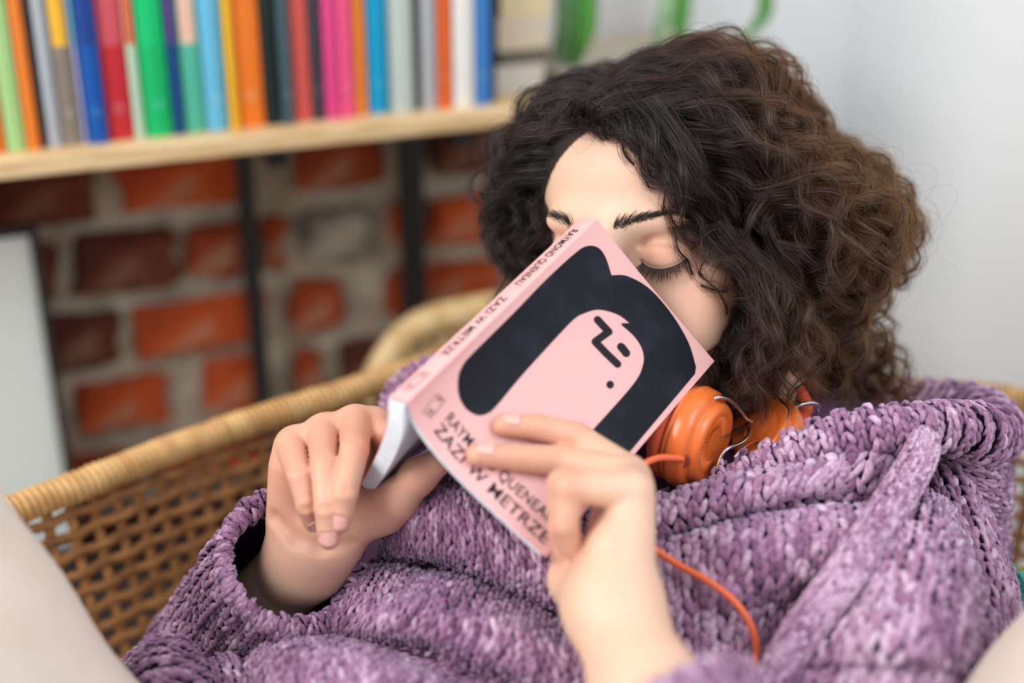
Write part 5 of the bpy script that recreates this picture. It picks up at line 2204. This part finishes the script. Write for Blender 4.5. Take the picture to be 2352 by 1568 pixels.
# ---- clump guides in head space
nG = 900
pick = RNG.choice(len(sfaces), nG * 4)
roots = fcen[sel][pick]
rn = unit(np.cross(hv[sfaces[pick, 1]] - hv[sfaces[pick, 0]], hv[sfaces[pick, 2]] - hv[sfaces[pick, 0]]))
rn = rn * np.sign(((roots - CH) * rn).sum(1))[:, None]
keep, cell = [], {}
for i, p in enumerate(roots):
    k = tuple((p / 0.0072).astype(int))
    if k not in cell:
        cell[k] = 1
        keep.append(i)
    if len(keep) >= nG:
        break
roots, rn = roots[keep], rn[keep]
nG = len(roots)
PART = -0.020                                   # parting runs on her right
grav_h = W2H(HO + np.array([0, 0, -1.0]))       # gravity in head space
SK = np.array([0.0725, 0.095, 0.082])
LIMZ = [(-.10, .080), (-.06, .080), (-.03, .077), (0, .066), (.02, .056), (.05, .042), (.07, .020), (.085, 0.0)]
M = 48
G = np.zeros((nG, M, 3))
for i in range(nG):
    r, n = roots[i], rn[i]
    sx = 1.0 if r[0] > PART + random.uniform(-.006, .006) else -1.0
    layer = random.random() ** 0.75             # 0 close to head, 1 outermost
    top = np.clip((r[2] - 0.02) / 0.09, 0, 1)
    L = 0.135 + 0.06 * layer + 0.075 * top + random.uniform(-.03, .03)
    if sx < 0:
        L *= 0.88
    elif r[1] < 0.0:
        L *= 0.90
    step = L / (M - 1)
    front = np.clip((r[1] - 0.015) / 0.06, 0, 1)
    d = unit(n * 0.9 + np.array([sx * (0.7 + 0.5 * top), -0.10 - 0.15 * front * random.random(), 0.0]))
    p = r.copy()
    for k in range(M):
        G[i, k] = p
        t = k / (M - 1)
        q_ = p - CH
        rr = np.linalg.norm(q_ / SK)
        nout = unit(q_ / SK ** 2)
        dirn = unit(q_)
        # room for the hair: thin on top and over the brow, full at her left and at the back
        hi_ = np.clip(dirn[2] * 1.7 + 0.15, 0, 1)             # closer to the skull high up, full below
        room = 0.030 + 0.042 * max(0, dirn[0]) * (1 - 0.95 * hi_) + 0.004 * max(0, -dirn[0]) + 0.024 * max(0, -dirn[1]) * (1 - 0.9 * hi_) - 0.008 * hi_ * max(0, dirn[0])
        room *= 0.25 + 0.85 * layer
        want = 1.03 + room / 0.083 * min(1, t * 3.0)
        rad = np.clip((want - rr) * 7.0, -1.2, 2.0) if p[2] > -0.05 else np.clip((want - rr) * 3.0, -0.2, 1.0)
        down = grav_h * (0.30 + 0.9 * t)
        push = np.zeros(3)
        lim = np.interp(p[2], [a_ for a_, _b in LIMZ], [b_ for _a, b_ in LIMZ]) + 0.004
        if p[1] > 0.012 and abs(p[0]) < lim + 0.012:
            s_ = 1 if p[0] > -0.012 else -1
            push = np.array([s_ * 1.0, -0.45, 0.12]) * np.clip((lim + 0.012 - abs(p[0])) / 0.016, 0, 1.6)
        flow = np.array([sx * 0.6 * (1 - t) * (0.3 + top), -0.05 * front, 0])
        w = unit(d * 1.4 + down * 0.75 + nout * rad + flow * 0.7 + push * 1.3)
        d = unit(d * 0.66 + w * 0.34)
        p = p + d * step
        # never inside the head
        q_ = p - CH
        rr = np.linalg.norm(q_ / SK)
        if rr < 1.015 and p[2] > -0.03:
            p = CH + q_ * (1.015 / rr)


# ---- locks that fall over the temple, cheek and neck, drawn after the photograph and laid on the head
def lock(px, n, jit, lift, d_out=None):
    out = []
    pts = []
    last = 0.84
    for (a_, b_) in px:
        loc, nr = on_head(a_, b_)
        if loc is not None and d_out is None:
            last = float(proj(loc)[2]) - lift
        elif d_out is not None:
            last = d_out
        pts.append(P(a_, b_, last))
    base = W2H(np.array(pts))
    g = smooth_path(base, M)
    for _k in range(n):
        j0, j1 = RNG.normal(0, jit, 3), RNG.normal(0, jit * 1.6, 3)
        j0[1] = abs(j0[1]) * .6
        out.append(g + j0 * (1 - np.linspace(0, 1, M))[:, None] + j1 * np.linspace(0, 1, M)[:, None])
    return out


LOCKS = []
LOCKS += lock([(1345, 235), (1372, 278), (1412, 300), (1436, 318), (1446, 352), (1470, 390), (1502, 420), (1530, 470), (1560, 540)], 3, .0014, .004)
LOCKS += lock([(1400, 225), (1445, 290), (1475, 350), (1510, 410), (1545, 450), (1568, 510), (1610, 580), (1650, 650)], 4, .0022, .005)
LOCKS += lock([(1450, 220), (1510, 300), (1545, 380), (1585, 440), (1630, 510), (1690, 560), (1740, 640), (1765, 720)], 8, .0035, .008)
LOCKS += lock([(1500, 240), (1570, 340), (1620, 430), (1670, 510), (1730, 570), (1785, 660), (1795, 760)], 9, .005, .012)
LOCKS += lock([(1500, 390), (1548, 450), (1580, 540), (1604, 590), (1612, 640), (1664, 690), (1716, 740), (1765, 800)], 1, .0010, .003)
LOCKS += lock([(1530, 470), (1556, 530), (1560, 580), (1598, 630), (1650, 660), (1700, 720)], 1, .0010, .003)
LOCKS += lock([(1590, 470), (1670, 540), (1730, 600), (1770, 680), (1765, 770), (1740, 850), (1720, 900)], 9, .004, .010)
LOCKS += lock([(1660, 540), (1750, 640), (1785, 730), (1775, 820), (1750, 870), (1745, 915)], 12, .006, .012, .842)
LOCKS += lock([(1700, 560), (1785, 680), (1815, 780), (1800, 860), (1795, 890), (1800, 915)], 14, .007, .012, .845)
LOCKS += lock([(1730, 640), (1765, 740), (1740, 820), (1712, 868), (1708, 905)], 9, .004, .01, .838)
LOCKS += lock([(1740, 560), (1825, 680), (1865, 780), (1850, 850), (1865, 905)], 14, .009, .012, .855)
LOCKS += lock([(1720, 640), (1780, 750), (1745, 850), (1705, 900), (1670, 920)], 14, .005, .01, .87)
LOCKS += lock([(1700, 700), (1740, 800), (1690, 880), (1660, 930), (1640, 960)], 12, .006, .01, .885)
LOCKS += lock([(1720, 740), (1700, 840), (1668, 890), (1650, 945)], 22, .007, .01, .868)  # these two added: dark hair behind the cups, also standing for neck shade
LOCKS += lock([(1770, 780), (1742, 870), (1712, 930), (1690, 985)], 22, .008, .01, .880)
LOCKS += lock([(1330, 250), (1285, 278), (1264, 320), (1254, 400), (1248, 480), (1245, 560)], 6, .003, .000, .905)
LOCKS += lock([(1300, 240), (1250, 300), (1225, 400), (1228, 500), (1215, 600), (1220, 660)], 12, .006, .000, .925)
for _k in range(90):      # short hair along the hairline
    x_ = 1268 + 160 * (_k + random.random()) / 90
    sgn_ = -1 if x_ < 1330 else 1
    y_ = random.uniform(268, 292) + max(0, x_ - 1400) * 1.1 + max(0, 1290 - x_) * 0.8
    ln_ = random.uniform(14, 56)
    LOCKS += lock([(x_ - sgn_ * 20, y_ - 38), (x_ - sgn_ * 6, y_ - 12), (x_ + sgn_ * 14, y_ + 8), (x_ + sgn_ * ln_, y_ + 10 + ln_ * .35)], 1, .0006, .0025)
G = np.concatenate([G, np.array(LOCKS)])
nA = len(LOCKS)
nG = len(G)
print('clumps', nG, 'hair box px', [float(q.min()) for q in proj(H2W(G.reshape(-1, 3)))], [float(q.max()) for q in proj(H2W(G.reshape(-1, 3)))])


def curl(G, amp, p0, p1, phase, hand):
    """wind each guide into a helix that tightens from pitch p0 to p1"""
    n_, m_, _ = G.shape
    T = unit(np.gradient(G, axis=1))
    ref = np.array([0.2, 0.9, 0.35])
    B = unit(np.cross(T, ref))
    Nn = np.cross(T, B)
    s = np.linspace(0, 1, m_)[None, :]
    Lg = np.linalg.norm(np.diff(G, axis=1), axis=2).sum(1)[:, None]
    turns = np.cumsum(1.0 / (p0[:, None] * (1 - s) + p1[:, None] * s), axis=1) / m_ * Lg
    ph = phase[:, None] + hand[:, None] * 2 * np.pi * turns
    a = amp[:, None] * np.clip(s * 3.0, 0, 1) ** 1.2 * (0.6 + 0.5 * s)
    return G + (B * np.cos(ph)[..., None] + Nn * np.sin(ph)[..., None]) * a[..., None]


def resample(G, m_):
    n_, k, _ = G.shape
    t = np.linspace(0, k - 1, m_)
    i = np.minimum(t.astype(int), k - 2)
    f_ = (t - i)[None, :, None]
    return G[:, i] * (1 - f_) + G[:, i + 1] * f_


MM = 96
Gd = resample(G, MM)
amp = RNG.uniform(.0055, .0125, nG)
pit0 = RNG.uniform(.050, .080, nG)
pit1 = RNG.uniform(.019, .034, nG)
phase = RNG.uniform(0, 2 * np.pi, nG)
hand = RNG.choice([-1, 1], nG)
amp[-nA:] *= 0.62
amp[-90:] *= 0.35


def lit_warmth(P_, t):
    """light from her left painted into the hair as brown; tips browner too"""
    return np.clip(0.02 + 6.5 * P_[..., 0] + 0.25 * t - 2.5 * np.maximum(P_[..., 1] - 0.02, 0), 0, 1)


tt = np.linspace(0, 1, MM)
core = curl(Gd, amp * 0.95, pit0, pit1, phase, hand)
rad = np.interp(tt, [0, .08, .6, .9, 1], [.0004, .00075, .0007, .0004, .0001])
sub = slice(None, None, 2)
cs_ = core[:, sub]
ob = thin_tubes('hair_locks', H2W(cs_.reshape(-1, 3)).reshape(cs_.shape), rad[sub], M_lock, person, 3)
wm = lit_warmth(cs_, np.broadcast_to(tt[sub], cs_.shape[:2])) * 0.9
at = ob.data.attributes.new('warm', 'FLOAT', 'POINT')
at.data.foreach_set('value', np.repeat(wm.ravel(), 3).astype(np.float32))

NS = 24
allS = []
for k in range(NS):
    spread = RNG.normal(0, .0019, (nG, 1, 3)) * np.linspace(1.1, .75, MM)[None, :, None]
    S = curl(Gd + spread, amp * RNG.uniform(.8, 1.25, nG), pit0, pit1 * RNG.normal(1, .02, nG), phase + RNG.normal(0, .20, nG), hand)
    S = S + resample(RNG.normal(0, 1, (nG, 10, 3)), MM) * (np.linspace(.1, 1, MM)[None, :, None] * .0008)
    allS.append(S)
S = np.concatenate(allS)
W_ = H2W(S.reshape(-1, 3)).reshape(S.shape)
hc = hair_curves('hair', W_, np.interp(tt, [0, .7, 1], [.000075, .000062, .00002]), M_hair, person)
a2 = hc.data.attributes.new('warm', 'FLOAT', 'POINT')
a2.data.foreach_set('value', np.clip(lit_warmth(S, np.broadcast_to(tt, S.shape[:2])) + RNG.normal(0, .12, (len(S), 1)), 0, 1).astype(np.float32).ravel())

# flyaway strands
nF = 420
ii = RNG.choice(nG, nF)
Fg = Gd[ii] + RNG.normal(0, 1, (nF, 1, 3)) * 0.002
Fg = CH + (Fg - CH) * (1 + np.linspace(0, 1, MM)[None, :, None] * RNG.uniform(.02, .22, (nF, 1, 1)))
fr_ = RNG.normal(0, 1, (nF, 7, 3))
Fg = Fg + resample(fr_, MM) * (np.linspace(0, 1, MM)[None, :, None] * .010)
Fg = curl(Fg, RNG.uniform(.001, .007, nF), RNG.uniform(.05, .09, nF), RNG.uniform(.02, .05, nF), RNG.uniform(0, 6.28, nF), RNG.choice([-1, 1], nF))
fo = hair_curves('flyaway_hair', H2W(Fg.reshape(-1, 3)).reshape(Fg.shape), np.interp(tt, [0, .7, 1], [.00006, .00005, .00002]), M_hair, person)
a3 = fo.data.attributes.new('warm', 'FLOAT', 'POINT')
a3.data.foreach_set('value', np.full(nF * MM, .6, np.float32))
rebase(person, tuple(P(1400, 1500, .95)))
